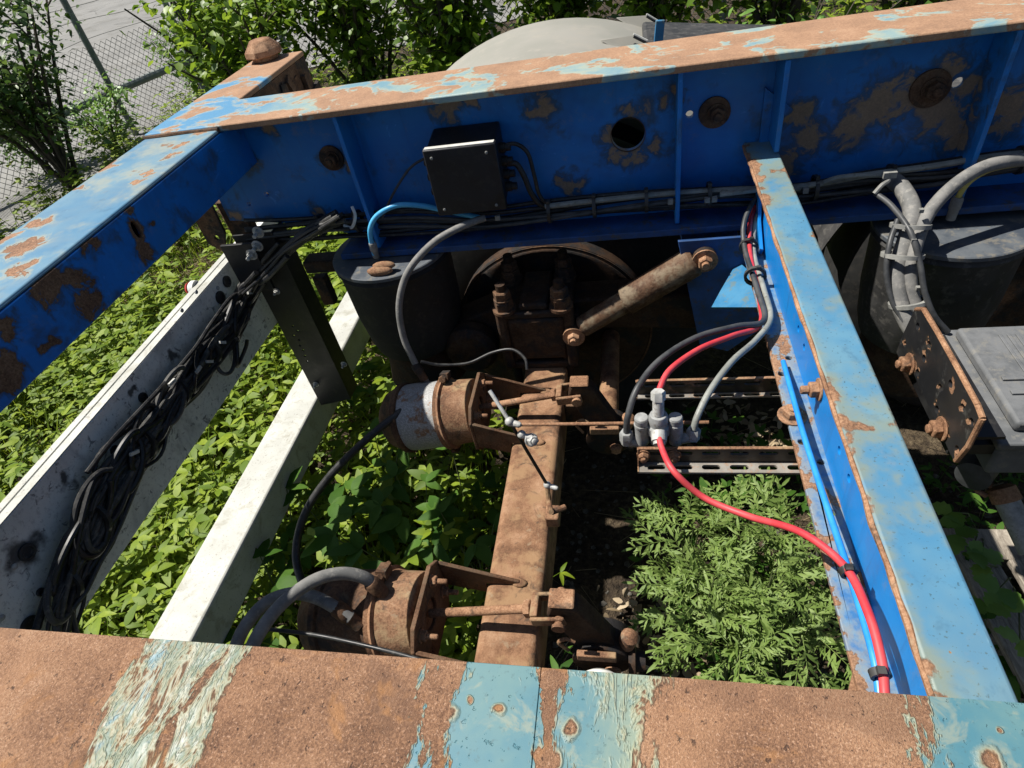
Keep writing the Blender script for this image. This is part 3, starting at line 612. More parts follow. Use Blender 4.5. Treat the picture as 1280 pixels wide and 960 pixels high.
sh = thing('shock_absorber', 'dark rusty shock absorber with sunlit tan put into its colour, slanting from the axle clamp up to the far beam', 'shock absorber', (-.16, 1.2, .66))
s0, s1 = A(718, 414, y=1.238), A(880, 319, y=1.250); sd = (s1-s0).normalized(); L = (s1-s0).length
m = MB(); m.lathe(s0+sd*.022, sd, [(0, .018), (.004, .028), (L*.40, .028)], 28); m.build('lower_tube', M['shock'], sh, .001)
m = MB(); m.lathe(s0+sd*(.022+L*.40), sd, [(-.01, .029), (-.01, .036), (L*.52-.02, .036), (L*.52-.012, .030), (L*.52-.01, .01)], 28); m.build('dust_cover', M['rust_dark_cover'] if 'rust_dark_cover' in M else M['shock'], sh, .001)
for q, r in ((s0, .027), (s1, .027)):
    m = MB(); m.lathe(q+V((0, .03, 0)), (0, -1, 0), [(0, r), (.05, r), (.052, r*.9)], 20); e = m.build('eye', M['rust_grime_shade'], sh)
    m = MB(); m.lathe(q+V((0, -.0225, 0)), (0, -1, 0), [(0, r*1.05), (.004, r*1.05)], 20); m.build('washer', M['rust'], e)
    m = MB(); m.hexa(q+V((0, -.027, 0)), (0, -1, 0), .0165, .014); m.lathe(q+V((0, -.041, 0)), (0, -1, 0), [(0, .009), (.008, .008)], 10); m.build('nut', M['rust'], e)

def air_spring(label, x, y, zt, r=.155, rub='rubber'):
    a = thing('air_spring', label, 'air spring', (x, y, zt-.42), 'air springs under the far beam')
    m = MB(); m.lathe((x, y, zt-.012), (0, 0, 1), [(0, r*.96), (.002, r), (.010, r), (.012, r*.985)], 48); m.build('top_plate', M['plate_grey'], a)
    m = MB(); m.lathe((x, y, zt-.0125), (0, 0, -1), [(0, r*.95), (.012, r*.985), (.02, r*.955), (.15, r*.93), (.24, r*.86), (.275, r*.80), (.29, r*.68)], 48); m.build('bellows', M[rub], a)
    m = MB(); m.lathe((x, y, zt-.30), (0, 0, -1), [(0, r*.68), (.06, r*.72), (.115, r*.78), (.12, r*.7)], 40); m.build('piston', M['rust_grime_shade'], a)
    return a
M['plate_grey'] = plain('plate_grey', (.045, .055, .07), (.09, .10, .11), 16, .6, dirt=(.14, .13, .11))
air_spring('black air spring at the left end of the far beam, beside the black bracket', -.625, 1.325, .902, .155, 'tyre')
air_spring('black air spring with a grey round top plate behind the thick grey cables', .655, 1.285, .885, .15)
p = A(482, 338, z=.905); m = MB(); m.ball(p+V((-.01, -.01, .006)), .034, (1, .4, .35), 12); m.ball(p+V((0, .0, .014)), .03, (1, .38, .35), 12); m.build('mud_clod', M['rust_tan'], label='tan lump of dried mud on the left air spring', cat='mud')

# ------------------------------------------------------------------ wheels
def make_wheel(label, x):
    w_ = thing('wheel', label, 'wheel', (x, 1.72, 0), 'wheels beyond the far beam')
    Y0 = 1.50
    m = MB(); m.lathe((x, Y0, .505), (0, 1, 0), [(0, .30), (.012, .40), (.03, .46), (.06, .495), (.12, .503), (.18, .503), (.24, .495), (.27, .46), (.288, .40), (.30, .30)], 72); ty = m.build('tyre', M['tyre'], w_)
    m = MB(); m.lathe((x, Y0+.31, .505), (0, 1, 0), [(0, .30), (.012, .40), (.03, .46), (.06, .495), (.12, .503), (.18, .503), (.24, .495), (.27, .46), (.288, .40), (.30, .30)], 72); m.build('tyre', M['tyre'], w_)
    m = MB(); m.lathe((x, Y0+.02, .505), (0, 1, 0), [(0, .27), (0, .298), (.57, .298), (.57, .27)], 48, False); m.build('rim', M['rust_dark'], w_)
    m = MB(); m.lathe((x, 1.452, .505), (0, 1, 0), [(0, .06), (.0, .283), (.004, .292), (.03, .292), (.16, .285), (.16, .1)], 64, False); m.build('brake_drum', M['rust_grime_shade'], w_)
    m = MB(); m.lathe((x, 1.440, .505), (0, 1, 0), [(0, .05), (0, .278), (.004, .284), (.008, .284)], 64, False); m.build('dust_shield', M['rust_grime_shade'], w_)
    m = MB(); m.lathe((x, 1.451, .505), (0, 1, 0), [(0, .2925), (-.003, .2925), (-.003, .287), (0, .287)], 64, False); m.build('drum_lip', M['rust_dark'], w_)
    return w_
make_wheel('black tyred wheel with a rusty brake drum at the end of the axle', -.254)
make_wheel('black tyred wheel in deep shade at the right edge', 1.056)

# ------------------------------------------------------------------ white rear bumper
bd = thing('bumper_board', 'tall white aluminium board behind the blue box beam, grimy on its inner face', 'bumper board', (-1.115, .7, .645))
m = MB(); m.prism([(-1.137, -.35, .645), (-1.095, -.35, .645), (-1.095, -.35, .900), (-1.1165, -.35, .900), (-1.1165, -.35, .893), (-1.1195, -.35, .893), (-1.1195, -.35, .900), (-1.137, -.35, .900)], (0, 1.95, 0)); m.build('board', M['white_board'], bd, .001)
m = MB(); m.box((-1.1362, -.34, .9004), (-1.1205, 1.385, .9022)); m.build('top_strip', M['white_beam'], bd); m = MB(); m.box((-1.1155, -.34, .9004), (-1.0958, 1.385, .9022)); m.build('top_strip', M['white_beam'], bd)
for px, py, r in ((33, 690, .016), (143, 563, .011), (178, 497, .012), (275, 372, .018), (38, 783, .02), (283, 352, .016), (50, 740, .008)):
    p = A(px, py, x=-1.0945); m = MB(); m.lathe((-1.0945, p.y, p.z), (1, 0, 0), [(0, r), (.004, r), (.005, r*.7), (.001, r*.65)], 18); m.build('grommet', M['rubber'], bd)
for px, py in ((18, 708), (2, 772), (272, 360), (227, 388), (245, 365)):
    p = A(px, py, x=-1.0945); m = MB(); m.lathe((-1.0945, p.y, p.z), (1, 0, 0), [(0, .0055), (.002, .0055), (.0035, .003)], 10); m.build('rivet', M['zinc'], bd)
lb = MB(); lb.box((-1.187, -.35, .232), (-1.064, 2.15, .352)); lb.build('bumper_tube', M['white_beam'], None, .008, label='square white beam low over the weeds at the rear', cat='bumper')
br = thing('bumper_bracket', 'black steel bracket hanging from the far beam to the low white beam', 'bracket', (-.97, 1.335, .36))
bx0, bx1, by0, by1 = -1.030, -.915, 1.292, 1.360
hp = []
for px, py in ((366, 408), (372, 414), (367, 420), (374, 425), (375, 432), (379, 438), (381, 445), (384, 452)):
    p = A(px, py, y=by0); hp.append(circ(p.x, p.z, .0042, 8))
m = MB(); m.plate([(bx0, .36), (bx1, .385), (bx1, .985), (bx0, .985)], hp, (0, by0, 0), (1, 0, 0), (0, 0, 1), (0, 1, 0), .006); m.build('face_plate', M['black_paint'], br, .001)
m = MB(); m.box((bx1-.006, by0+.0062, .385), (bx1, by1, .985)); m.build('side_plate', M['black_paint'], br, .001)
m = MB(); m.box((-1.056, by0-.03, .835), (-.965, by0-.0205, .975)); o = m.build('mount_plate', M['black_paint'], br, .001)
for px, py in ((323, 290), (322, 307), (315, 318)):
    p = A(px, py, y=by0-.031); m = MB(); m.bolt(p, (0, -1, 0), .010, .012, 1.5, .014); m.build('bolt', M['zinc'], br)
for px, py in ((346, 364), (395, 480), (430, 455)):
    p = A(px, py, y=by0-.0005); m = MB(); m.bolt(p, (0, -1, 0), .007, .008, 1.4, .01); m.build('bolt', M['zinc'], br)
p = A(404, 328, y=1.30); m = MB(); m.obox((p.x+.01, 1.30, p.z), (.11, .05, .035)); m.build('cross_bar', M['rust_grime_shade'], br, .004)
p = A(402, 350, y=1.33); m = MB(); m.obox((p.x, 1.33, p.z-.03), (.035, .03, .09)); m.build('rusty_tab', M['rust_dark'], br, .003)
p = A(236, 361, x=-1.165); lm = thing('marker_lamp', 'small round red and white marker lamp behind the white board', 'lamp', p)
m = MB(); m.lathe((-1.138, p.y, p.z), (-1, 0, 0), [(0, .021), (.012, .021), (.018, .017), (.02, .01)], 20); m.build('lens', M['label_white'], lm)
M['lamp_red'] = plain('lamp_red', (.35, .02, .02), (.42, .03, .03), 20, .3)
m = MB(); m.lathe((-1.1585, p.y, p.z), (-1, 0, 0), [(0, .019), (.006, .016), (.008, .01)], 20); m.build('red_lens', M['lamp_red'], lm)

# ------------------------------------------------------------------ black junction box on the far web
jb = thing('junction_box', 'black plastic junction box with sunlight painted along its top edge, bolted to the blue web', 'junction box', (-.36, 1.30, 1.01))
f0, f1, f2, f3 = A(533, 191, y=1.248), A(623, 179, y=1.248), A(632, 262, y=1.262), A(546, 271, y=1.262)
jx0, jx1, jz0, jz1 = -.447, -.285, 1.018, 1.168
R_ = Matrix.Rotation(0, 3, 'Z')
m = MB(); m.prism([(jx0+.004, 1.262, jz0), (jx1-.004, 1.262, jz0+.002), (jx1-.004, 1.262, jz1-.002), (jx0+.004, 1.262, jz1-.002)], (0, .083, .012)); m.build('housing', M['black_box'], jb, .005)
m = MB(); m.prism([(jx0, 1.244, jz0-.004), (jx1, 1.244, jz0-.002), (jx1, 1.244, jz1), (jx0, 1.244, jz1)], (0, .0175, 0)); ld_ = m.build('lid', M['black_box'], jb, .003)
m = MB(); m.box((jx0+.004, 1.246, jz1+.0004), (jx1-.004, 1.259, jz1+.0016)); m.build('sunlit_edge', M['edge_white'], ld_)  # sunlight along the lid's top edge, put in as a white strip
for sx_ in (jx0+.018, jx1-.022):
    for sz_ in (jz0+.012, jz1-.018):
        m = MB(); m.lathe((sx_, 1.2438, sz_), (0, -1, 0), [(0, .0035), (.002, .0035), (.0028, .002)], 8); m.build('screw', M['tie_grey'], ld_)
for k in range(4):
    z_ = 1.045+k*.03; m = MB(); m.lathe((jx1-.004, 1.30, z_), (1, 0, 0), [(0, .011), (.012, .011), (.013, .0085), (.024, .008)], 12); m.build('cable_gland', M['black_paint'], jb)
for k in range(3):
    z_ = 1.05+k*.035; m = MB(); m.lathe((jx0+.004, 1.30, z_), (-1, 0, 0), [(0, .011), (.012, .011), (.013, .0085), (.024, .008)], 12); m.build('cable_gland', M['black_paint'], jb)

# ------------------------------------------------------------------ slotted rails on the cross member
def rail(label, pxl, pyt, pyb, xr, zt, zb, dark):
    y1 = A(pxl, pyt, z=zt).y; y0 = A(pxl, pyb, z=zb).y; x0 = A(pxl, pyt, z=zt).x
    t_ = thing('slotted_rail', label, 'rail', ((x0+xr)/2, y1, zb), 'slotted rails on the cross member')
    hs = []; hs2 = []; n = int((xr-x0)/.043)
    for k in range(n):
        cx_ = x0+.028+k*.043; hs.append(slot(cx_, (y0+y1)/2-.002, .029, .0095)); hs2.append(slot(cx_, zt-.011, .029, .008))
    m = MB(); m.plate([(x0, y0), (xr, y0), (xr, y1-.0045), (x0, y1-.0045)], hs, (0, 0, zb), (1, 0, 0), (0, 1, 0), (0, 0, 1), .004); m.build('flat_leg', M['rail_steel'], t_)
    m = MB(); m.plate([(x0, zb), (xr, zb), (xr, zt-.0025), (x0, zt-.0025)], hs2, (0, y1-.004, 0), (1, 0, 0), (0, 0, 1), (0, 1, 0), .004); m.build('upright_leg', M['black_rust'], t_)
    m = MB(); m.box((x0, y1-.0045, zt-.0024), (xr, y1+.001, zt)); m.build('rusty_edge', M['rust_tan'], t_)
    m = MB(); m.prism([(x0-.0022, y0, zb), (x0-.0022, y1, zb), (x0-.0022, y1, zt), (x0-.0022, y1-.006, zt), (x0-.0022, y0+.01, zb+.006), (x0-.0022, y0, zb+.005)], (.002, 0, 0)); m.build('rail_end', M['rust_tan'], t_)
    return t_, x0, y0, y1
M['rail_steel'] = plain('rail_steel', (.16, .145, .125), (.25, .23, .20), 30, .6, dirt=(.26, .16, .10))
rl, rx0, ry0, ry1 = rail('slotted steel rail carrying the valve with red hose', 798, 559, 592, .286, .8715, .835, False)
rail('dark slotted steel rail further from the camera, without a valve', 796, 475, 500, .286, .8715, .835, True)

# ------------------------------------------------------------------ levelling valve with fittings and lever
vy = ry1+.022
lv = thing('levelling_valve', 'pale grey air valve with fittings bolted to the slotted rail', 'air valve', (A(823, 545, y=vy).x, vy, .86))
def vc(px, py): return A(px, py, y=vy)
for px in (803, 845):
    a, b = vc(px, 556), vc(px-1, 529); m = MB(); m.cyl((a.x, vy, .86), (b.x, vy, .918), .0115, seg=18); m.lathe((b.x, vy, .918), (0, 0, 1), [(0, .0115), (.002, .010), (.003, .006)], 18); m.lathe((b.x, vy, .90), (0, 0, 1), [(0, .0125), (.006, .0125)], 18); m.build('port_body', M['grey_plastic'], lv, .001)
m = MB(); a = vc(823, 548); m.lathe((a.x, vy, .862), (0, 0, 1), [(0, .014), (.02, .015), (.024, .019), (.04, .019), (.044, .016), (.055, .0165), (.064, .013)], 22); m.build('valve_body', M['grey_plastic'], lv, .001)
m = MB(); m.cyl((a.x, vy, .925), (a.x, vy+.012, .965), .009, seg=14); m.hexa((a.x, vy+.008, .950), (0, .3, 1), .0115, .016); m.build('hose_fitting', M['zinc'], lv)
m = MB(); m.lathe((a.x, vy-.014, .90), (0, -.8, -.35), [(0, .012), (.016, .012), (.017, .0095), (.022, .0095)], 16); m.build('hose_fitting', M['zinc'], lv)
b1 = vc(783, 545); m = MB(); m.hexa((b1.x, vy, b1.z-.012), (0, 0, 1), .0115, .022); m.cyl((b1.x, vy, b1.z-.016), (b1.x, vy, b1.z-.004), .010, seg=12); m.cyl((b1.x, vy, b1.z-.012), (b1.x+.03, vy, b1.z-.018), .009, seg=12); m.build('elbow_fitting', M['grey_plastic'], lv)
b2 = vc(866, 542); m = MB(); m.hexa((b2.x, vy, b2.z-.012), (.1, .2, 1), .0115, .020); m.cyl((b2.x, vy, b2.z-.008), (b2.x-.03, vy, b2.z-.016), .009, seg=12); m.build('elbow_fitting', M['grey_plastic'], lv)
for px in (804, 843):
    p = A(px, 563, y=ry1-.0045); m = MB(); m.bolt((p.x, ry1-.0045, .858), (0, -1, 0), .009, .010, 1.25, .005); m.build('bolt', M['rust'], lv)
l0, l1 = A(640, 531, y=vy+.03), A(886, 528, y=vy+.03)
m = MB(); m.cyl(l0, l1, .0032, seg=10); m.build('lever_rod', M['rust'], lv)
lk = thing('valve_linkage', 'thin steel link rod with ball joints between valve lever and axle', 'link rod', A(688, 640, x=-.18))
k0, k1, k2, k3 = A(612, 488, y=l0.y+.03), A(637, 527, y=l0.y-.004), A(652, 543, y=l0.y-.01), A(684, 606, x=AX1+.016)
m = MB(); m.cyl(k0, k1, .0036, seg=10); m.build('rod', M['zinc'], lk); m = MB(); m.cyl(k1, k3, .0032, seg=10); m.build('rod', M['black_paint'], lk)
for q, r in ((k1, .0085), (k2, .008), (k3, .0075)):
    m = MB(); m.ball(q, r, (1, 1, 1), 12); m.lathe(q+V((.004, 0, -.004)), (1, -.4, .1), [(0, r*.7), (.014, r*.7), (.018, r*.4)], 10); m.build('ball_joint', M['zinc'], lk)
q = k2+V((.016, -.004, -.01)); m = MB(); m.bolt(q, (.5, -.6, .4), .0095, .013, 1.3, .005); m.build('nut', M['zinc'], lk)
m = MB(); m.tube([k3, k3+V((.002, -.02, -.03)), A(689, 640, x=AX1+.03)], .005, 10); m.build('bent_stud', M['rust_tan'], lk)
m = MB(); m.cyl(A(690, 640, x=AX1+.028), A(706, 634, x=AX1+.05), .006, seg=10); m.build('bolt', M['rust_tan'], lk)

# ------------------------------------------------------------------ hoses
def ties(parent, spots, mat=None):
    for c, ax, r in spots:
        m = MB(); m.lathe(V(c)-V(ax).normalized()*.004, ax, [(0, r*.8), (0, r+.0018), (.008, r+.0018), (.008, r*.8)], 16, False)
        e = V(ax).normalized().cross(V((0, 0, 1))).normalized(); m.obox(V(c)+e*(r*.2)+V((0, -.2*r, r+.002)), (.008, .008, .007)); m.build('cable_tie', mat or M['tie'], parent)
def hose(name, label, pts, r, mat, cat='hose', group=None, seg=12, ends=()):
    o = thing(name, label, cat, V(pts[0]), group)
    m = MB(); m.tube(pts, r, seg, 8); m.build('tube', mat, o)
    for p, ax, rr, h, mt in ends:
        e = MB(); e.lathe(V(p), ax, [(0, rr*.8), (h*.1, rr), (h*.5, rr), (h*.55, rr*.86), (h, rr*.82)], 14); e.build('end_fitting', mt, o)
    return o
zf = ZC0+.009
hb = hose('red_air_hose', 'bright red hose looping from the valve across to the light blue cross member', [A(823, 541, y=vy-.018), A(828, 562, y=ry1-.03), A(843, 590, y=ry1-.075), A(880, 622, z=.87), A(935, 645, z=.875), A(1000, 665, z=zf+.045), A(1055, 707, z=zf+.066), A(1085, 765, z=zf+.085), A(1102, 825, z=zf+.085), A(1106, 866, z=zf+.075), A(1112, 940, z=zf+.06)], .0050, M['hose_red'], group='air hoses at the valve')
bt = hose('blue_air_tube', 'slim blue air tube lying along the lower flange of the cross member', [A(979, 452, z=zf+.012), A(990, 492, z=zf+.03), A(1005, 545, z=zf+.035), A(1030, 622, z=zf+.045), A(1062, 718, z=zf+.060), A(1090, 812, z=zf+.072), A(1099, 866, z=zf+.066), A(1106, 950, z=zf+.05)], .0044, M['hose_blue'], group='air hoses at the valve')
c1 = A(1060, 714, z=zf+.063); c2 = A(1100, 842, z=zf+.077); ties(hb, [(c1, (.25, -1, 0), .0085), (c2, (.1, -1, 0), .0085)])
ha = hose('red_air_hose', 'short red hose arching from the top of the valve to the cross member', [A(821, 503, y=vy+.012), A(824, 488, y=vy+.03), A(838, 462, y=vy+.07), A(875, 436, y=vy+.13), A(915, 420, y=vy+.18), A(950, 406, z=zf+.02), A(949, 370, z=zf+.016), A(938, 320, z=zf+.03), A(937, 285, y=1.24), A(945, 258, y=1.285), A(965, 240, y=1.315)], .0052, M['hose_red'], group='air hoses at the valve')
hk = hose('black_air_hose', 'black hose arching from the left fitting of the valve to the cross member', [A(783, 540, y=vy), A(785, 520, y=vy+.008), A(797, 485, y=vy+.04), A(825, 450, y=vy+.10), A(870, 422, y=vy+.16), A(920, 408, y=vy+.21), A(955, 400, z=zf+.028), A(946, 360, z=zf+.025), A(931, 310, z=zf+.035), A(930, 280, y=1.23), A(940, 255, y=1.275), A(955, 238, y=1.31)], .0054, M['hose_dkgrey'], group='air hoses at the valve')
hg = hose('grey_air_hose', 'pale grey hose rising from the right fitting of the valve to the cross member', [A(867, 537, y=vy), A(872, 520, y=vy+.012), A(888, 488, y=vy+.05), A(915, 452, y=vy+.11), A(945, 425, z=zf+.03), A(963, 398, z=zf+.024), A(955, 362, z=zf+.02), A(943, 322, z=zf+.025), A(942, 292, y=1.235), A(948, 268, y=1.27), A(968, 245, y=1.31)], .0056, M['hose_grey'], group='air hoses at the valve')
q = A(944, 345, z=zf+.024); ties(hg, [(q, (.1, 1, 0), .020), (A(936, 308, z=zf+.03), (.1, 1, .1), .018)])

# brake hoses
cl1 = chp1+chax*.15; cl0 = chp0+chax*.15
e1 = A(528, 478, y=YCH[1]+.06)
hose('brake_hose', 'grey hose curving down from beside the junction box to the far brake chamber', [A(606, 272, y=1.27), A(575, 284, y=1.24), A(540, 305, y=1.21), (A(510, 340, y=1.18)), A(499, 380, y=1.15), A(504, 420, y=1.13), A(518, 452, y=1.115), A(532, 476, y=1.10), A(541, 490, y=1.085)], .0085, M['hose_dusty'], 'hose', 'brake hoses', ends=[(A(518, 455, y=1.113), A(541, 490, y=1.085)-A(518, 455, y=1.113), .0125, .05, M['rust_dark']), (A(535, 482, y=1.093), A(548, 502, y=1.075)-A(535, 482, y=1.093), .012, .035, M['zinc'])])
ep = A(512, 503, y=1.02)
hose('brake_hose', 'black hose drooping from the end of the far brake chamber to the near chamber', [A(520, 499, y=1.03), A(500, 515, y=1.0), A(455, 552, y=.93), A(410, 598, y=.86), A(380, 645, y=.79), A(370, 695, y=.71), A(382, 738, y=.63), A(400, 762, y=.58)], .010, M['hose_black'], 'hose', 'brake hoses', ends=[(A(524, 496, y=1.035), A(492, 520, y=.99)-A(524, 496, y=1.035), .0125, .05, M['grey_plastic'])])
hose('brake_hose', 'thick dusty hose arching over the near brake chamber, upper of the pair', [A(476, 738, z=.66), A(455, 722, z=.70), A(425, 717, z=.725), A(390, 727, z=.74), A(350, 757, z=.74), A(322, 795, z=.73), A(308, 830, z=.71), A(300, 870, z=.68)], .0115, M['hose_dusty'], 'hose', 'brake hoses', ends=[(A(462, 727, z=.69), A(480, 742, z=.65)-A(462, 727, z=.69), .015, .05, M['rust_dark'])])
hose('brake_hose', 'thick dusty hose leaving the near brake chamber low, lower of the pair', [A(438, 772, z=.655), A(420, 760, z=.675), A(395, 747, z=.69), A(365, 742, z=.70), A(335, 752, z=.70), A(312, 775, z=.695), A(296, 805, z=.68), A(285, 850, z=.66)], .0115, M['hose_dusty'], 'hose', 'brake hoses', ends=[(A(418, 758, z=.677), A(442, 776, z=.645)-A(418, 758, z=.677), .015, .06, M['rust_dark'])])
hose('thin_cable', 'thin black cable stretched past the near brake chamber', [A(330, 786, z=.70), A(390, 793, z=.70), A(440, 803, z=.70), A(490, 815, z=.70), A(530, 826, z=.70)], .0035, M['hose_black'], 'cable', 'thin cables')
hose('thin_cable', 'thin black cable looping from the far chamber over the axle', [A(526, 452, y=1.11), A(550, 456, y=1.12), A(585, 454, y=1.13), A(615, 441, y=1.15), A(640, 437, y=1.15), A(656, 448, y=1.13), A(659, 462, y=1.11)], .0042, M['hose_black'], 'cable', 'thin cables')
hose('cyan_air_tube', 'light blue tube bending from behind the black box down to the air spring', [A(600, 272, y=1.30), A(560, 264, y=1.29), A(525, 257, y=1.275), A(495, 257, y=1.262), A(472, 269, y=1.255), A(463, 285, y=1.25), A(464, 302, y=1.25), A(468, 318, y=1.252)], .0062, M['hose_cyan'], 'hose', ends=[(A(465, 303, y=1.25), A(474, 334, y=1.26)-A(465, 303, y=1.25), .010, .045, M['tie_grey'])])
hose('thin_cable', 'thin cable rising from the bundle to the left side of the black box', [A(478, 272, y=1.28), A(490, 245, y=1.29), A(510, 213, y=1.31), A(527, 200, y=1.32), A(540, 196, y=1.32)], .003, M['hose_dkgrey'], 'cable', 'thin cables')
hose('thin_cable', 'black cable curving out of the right side of the black box down to the bundle', [A(628, 182, y=1.30), A(645, 180, y=1.30), A(660, 192, y=1.30), A(668, 220, y=1.30), A(675, 245, y=1.305), A(690, 256, y=1.31), A(720, 255, y=1.315)], .0045, M['hose_black'], 'cable', 'thin cables')
hose('thin_cable', 'lower black cable from the right side of the black box to the bundle', [A(632, 205, y=1.30), A(645, 205, y=1.30), A(655, 220, y=1.30), A(665, 243, y=1.30), A(680, 257, y=1.31), A(715, 258, y=1.315)], .0065, M['hose_black'], 'cable', 'thin cables')

# cable bundle along the web
run = [(310, 290), (345, 287), (400, 281), (450, 276), (520, 272), (600, 273), (680, 265), (760, 255), (840, 246), (920, 240), (1000, 237), (1080, 226), (1160, 218), (1230, 207), (1300, 196)]
bn = thing('cable_bundle', 'bundle of black cables tied along the foot of the blue web', 'cable bundle', A(640, 268, y=1.32))
cols = ['hose_black']*6+['hose_dkgrey']*2+['hose_black', 'hose_grey']
for k in range(10):
    oz = (k % 5-2)*.0095+random.uniform(-.002, .002); oy = (k//5)*.013+random.uniform(-.003, .003); ph = random.random()*6; pts = []
    for i, (px, py) in enumerate(run):
        q = A(px, py, y=1.315); pts.append(V((q.x+random.uniform(-.008, .008), 1.315-oy+.006*math.sin(i*1.1+ph), q.z+oz*(1.5 if i < 5 else 1)+.006*math.sin(i*.9+ph*1.7))))
    if k >= 8: pts = pts[(6 if k == 9 else 8):]
    m = MB(); m.tube(pts, random.choice((.0042, .0055, .0065, .005)), 8, 6); m.build('cable', M[cols[k]], bn)
ct = [(A(px, py, y=1.311), (1, 0, 0), .026) for px, py in ((402, 281), (448, 276), (687, 264), (743, 257), (808, 250), (886, 243), (1018, 235), (1112, 222), (1275, 200))]
ties(bn, ct)
m = MB(); m.tube([A(430, 282, y=1.28), A(440, 284, y=1.275), (A(444, 270, y=1.275)), A(440, 258, y=1.285)], .004, 8); m.build('tie_tail', M['label_white'], bn)
for px, py in ((884, 250), (893, 249), (1007, 238), (838, 252), (622, 272)):
    p = A(px, py, y=1.283); m = MB(); m.obox(p, (.011, .008, .011)); m.build('tie_head', M['tie_grey'], bn)
m = MB(); m.tube([A(900, 243, y=1.285), A(925, 240, y=1.28), (A(960, 236, y=1.285)), A(1000, 236, y=1.295)], .0055, 8); m.build('cable', M['hose_grey'], bn)
m = MB(); m.tube([A(1030, 228, y=1.29), A(1048, 222, y=1.285), A(1080, 219, y=1.29), A(1110, 219, y=1.30)], .0055, 8); m.build('cable', M['hose_grey'], bn)

# tangle of cables hanging on the inner face of the board
M['hose_dust2'] = plain('hose_dust2', (.035, .034, .032), (.07, .068, .062), 30, .6, dirt=(.12, .115, .10))
tg = thing('cable_tangle', 'long tangle of black cables tied along the inner face of the white board', 'cables', A(160, 600, x=-1.07))
tr = [(420, 275), (385, 290), (350, 318), (325, 345), (303, 372), (290, 400), (268, 432), (240, 468), (205, 510), (180, 552), (150, 590), (128, 632), (108, 670), (90, 715), (78, 755), (72, 800)]
tx = lambda i: -1.062 if i > 4 else (-1.055+.03*(4-i))
for k in range(30):
    ph = random.random()*6.3; pts = []; sp_ = random.uniform(.25, .8); oy_, oz_ = random.gauss(0, .011), random.gauss(0, .017)
    n0, n1 = random.choice(((0, 16), (0, 16), (0, 13), (3, 16), (2, 12), (4, 15), (5, 16), (5, 14)))
    for i, (px, py) in enumerate(tr):
        if not n0 <= i < n1: continue
        if i <= 3: q = A(px, py, y=1.262+.005*math.sin(k))
        else: q = A(px, py, x=-1.066)
        wd = .5 if i in (1, 2, 3) else (.75 if i in (4, 8) else 1.35)
        j_ = .004 if i < 4 else .011
        pts.append(q+V((.012+.012*math.sin(k*1.9+i*.5), wd*oy_+random.gauss(0, j_), wd*oz_+random.gauss(0, j_))))
    m = MB(); m.tube(pts, random.choice((.0038, .005, .006, .007)), 8, 6); m.build('cable', M['hose_black'] if k % 3 else M['hose_dust2'], tg)
for (px, py, ry, rz, rr, tl) in ((135, 625, .10, .035, .006, .35), (122, 640, .085, .04, .006, .45), (100, 690, .08, .04, .0055, .3), (112, 660, .10, .03, .0055, .5), (285, 445, .055, .028, .005, .2), (300, 440, .04, .022, .005, .5), (158, 580, .07, .03, .0065, .5), (85, 735, .06, .035, .006, .2), (300, 400, .05, .03, .006, .4), (215, 495, .07, .028, .006, .45), (180, 545, .075, .03, .006, .3), (250, 460, .06, .025, .005, .5)):
    q = A(px, py, x=-1.045); pts = []
    for i in range(13):
        t_ = i/12*2*math.pi*.94; pts.append(q+V((.010*math.sin(t_*1.5+px), ry*math.cos(t_)*math.cos(tl)-rz*math.sin(t_)*math.sin(tl), ry*math.cos(t_)*math.sin(tl)+rz*math.sin(t_)*math.cos(tl))))
    m = MB(); m.tube(pts, rr, 8, 5); m.build('cable_loop', M['hose_dust2'] if px % 2 else M['hose_black'], tg)
ties(tg, [(A(px, py, x=-1.06), (0, -.75, .35) if py > 360 else (.5, .2, .8), r) for px, py, r in ((355, 315, .022), (322, 348, .022), (262, 440, .032), (222, 490, .032), (178, 555, .034), (118, 650, .036), (85, 730, .03))])
for px, py in ((318, 362), (313, 366), (278, 428), (215, 478), (248, 462), (262, 452), (168, 566)):
    p = A(px, py, x=-1.028); m = MB(); m.obox(p, (.005, .022, .007), Matrix.Rotation(random.uniform(-.9, .4), 3, 'X')); m.build('tie_tail', M['edge_white'], tg)

# ------------------------------------------------------------------ right side: plate, control box, thick cables
XP = .50
M['plate_black'] = painted_steel('plate_black', (.012, .0125, .014), (.022, .022, .023), -.22, [(A(px, py, x=XP), .0085) for px, py in ((1147, 408), (1131, 430), (1161, 431), (1155, 448), (1147, 466), (1175, 485), (1188, 480), (1203, 510), (1171, 512), (1214, 528), (1196, 562))]+[(A(1139, 456, x=XP), .022), (A(1180, 537, x=XP), .022)], edge_tint=(.035, .028, .02), rlight=1.0, speck=.1, rough=.4, scratch=False, blobpow=.3)
pl = thing('mounting_plate', 'black drilled steel plate with rusty edges right of the cross member', 'steel plate', (XP, .86, .77))
yz = lambda px, py: (A(px, py, x=XP).y, A(px, py, x=XP).z)
ol = [yz(1143, 387), yz(1124, 428), yz(1192, 576), yz(1207, 558), yz(1225, 523), yz(1219, 507), yz(1152, 387)]
hp = [circ(*yz(px, py), .0075, 12) for px, py in ((1147, 408), (1127, 427), (1161, 431), (1155, 448), (1147, 466), (1175, 485), (1188, 480), (1203, 510), (1171, 512), (1214, 528), (1196, 562))]
hp = [h for h in hp]; hp[1] = circ(*yz(1131, 430), .006, 10)
m = MB(); m.plate(ol, hp, (XP, 0, 0), (0, 1, 0), (0, 0, 1), (1, 0, 0), .007); m.build('plate', M['plate_black'], pl)
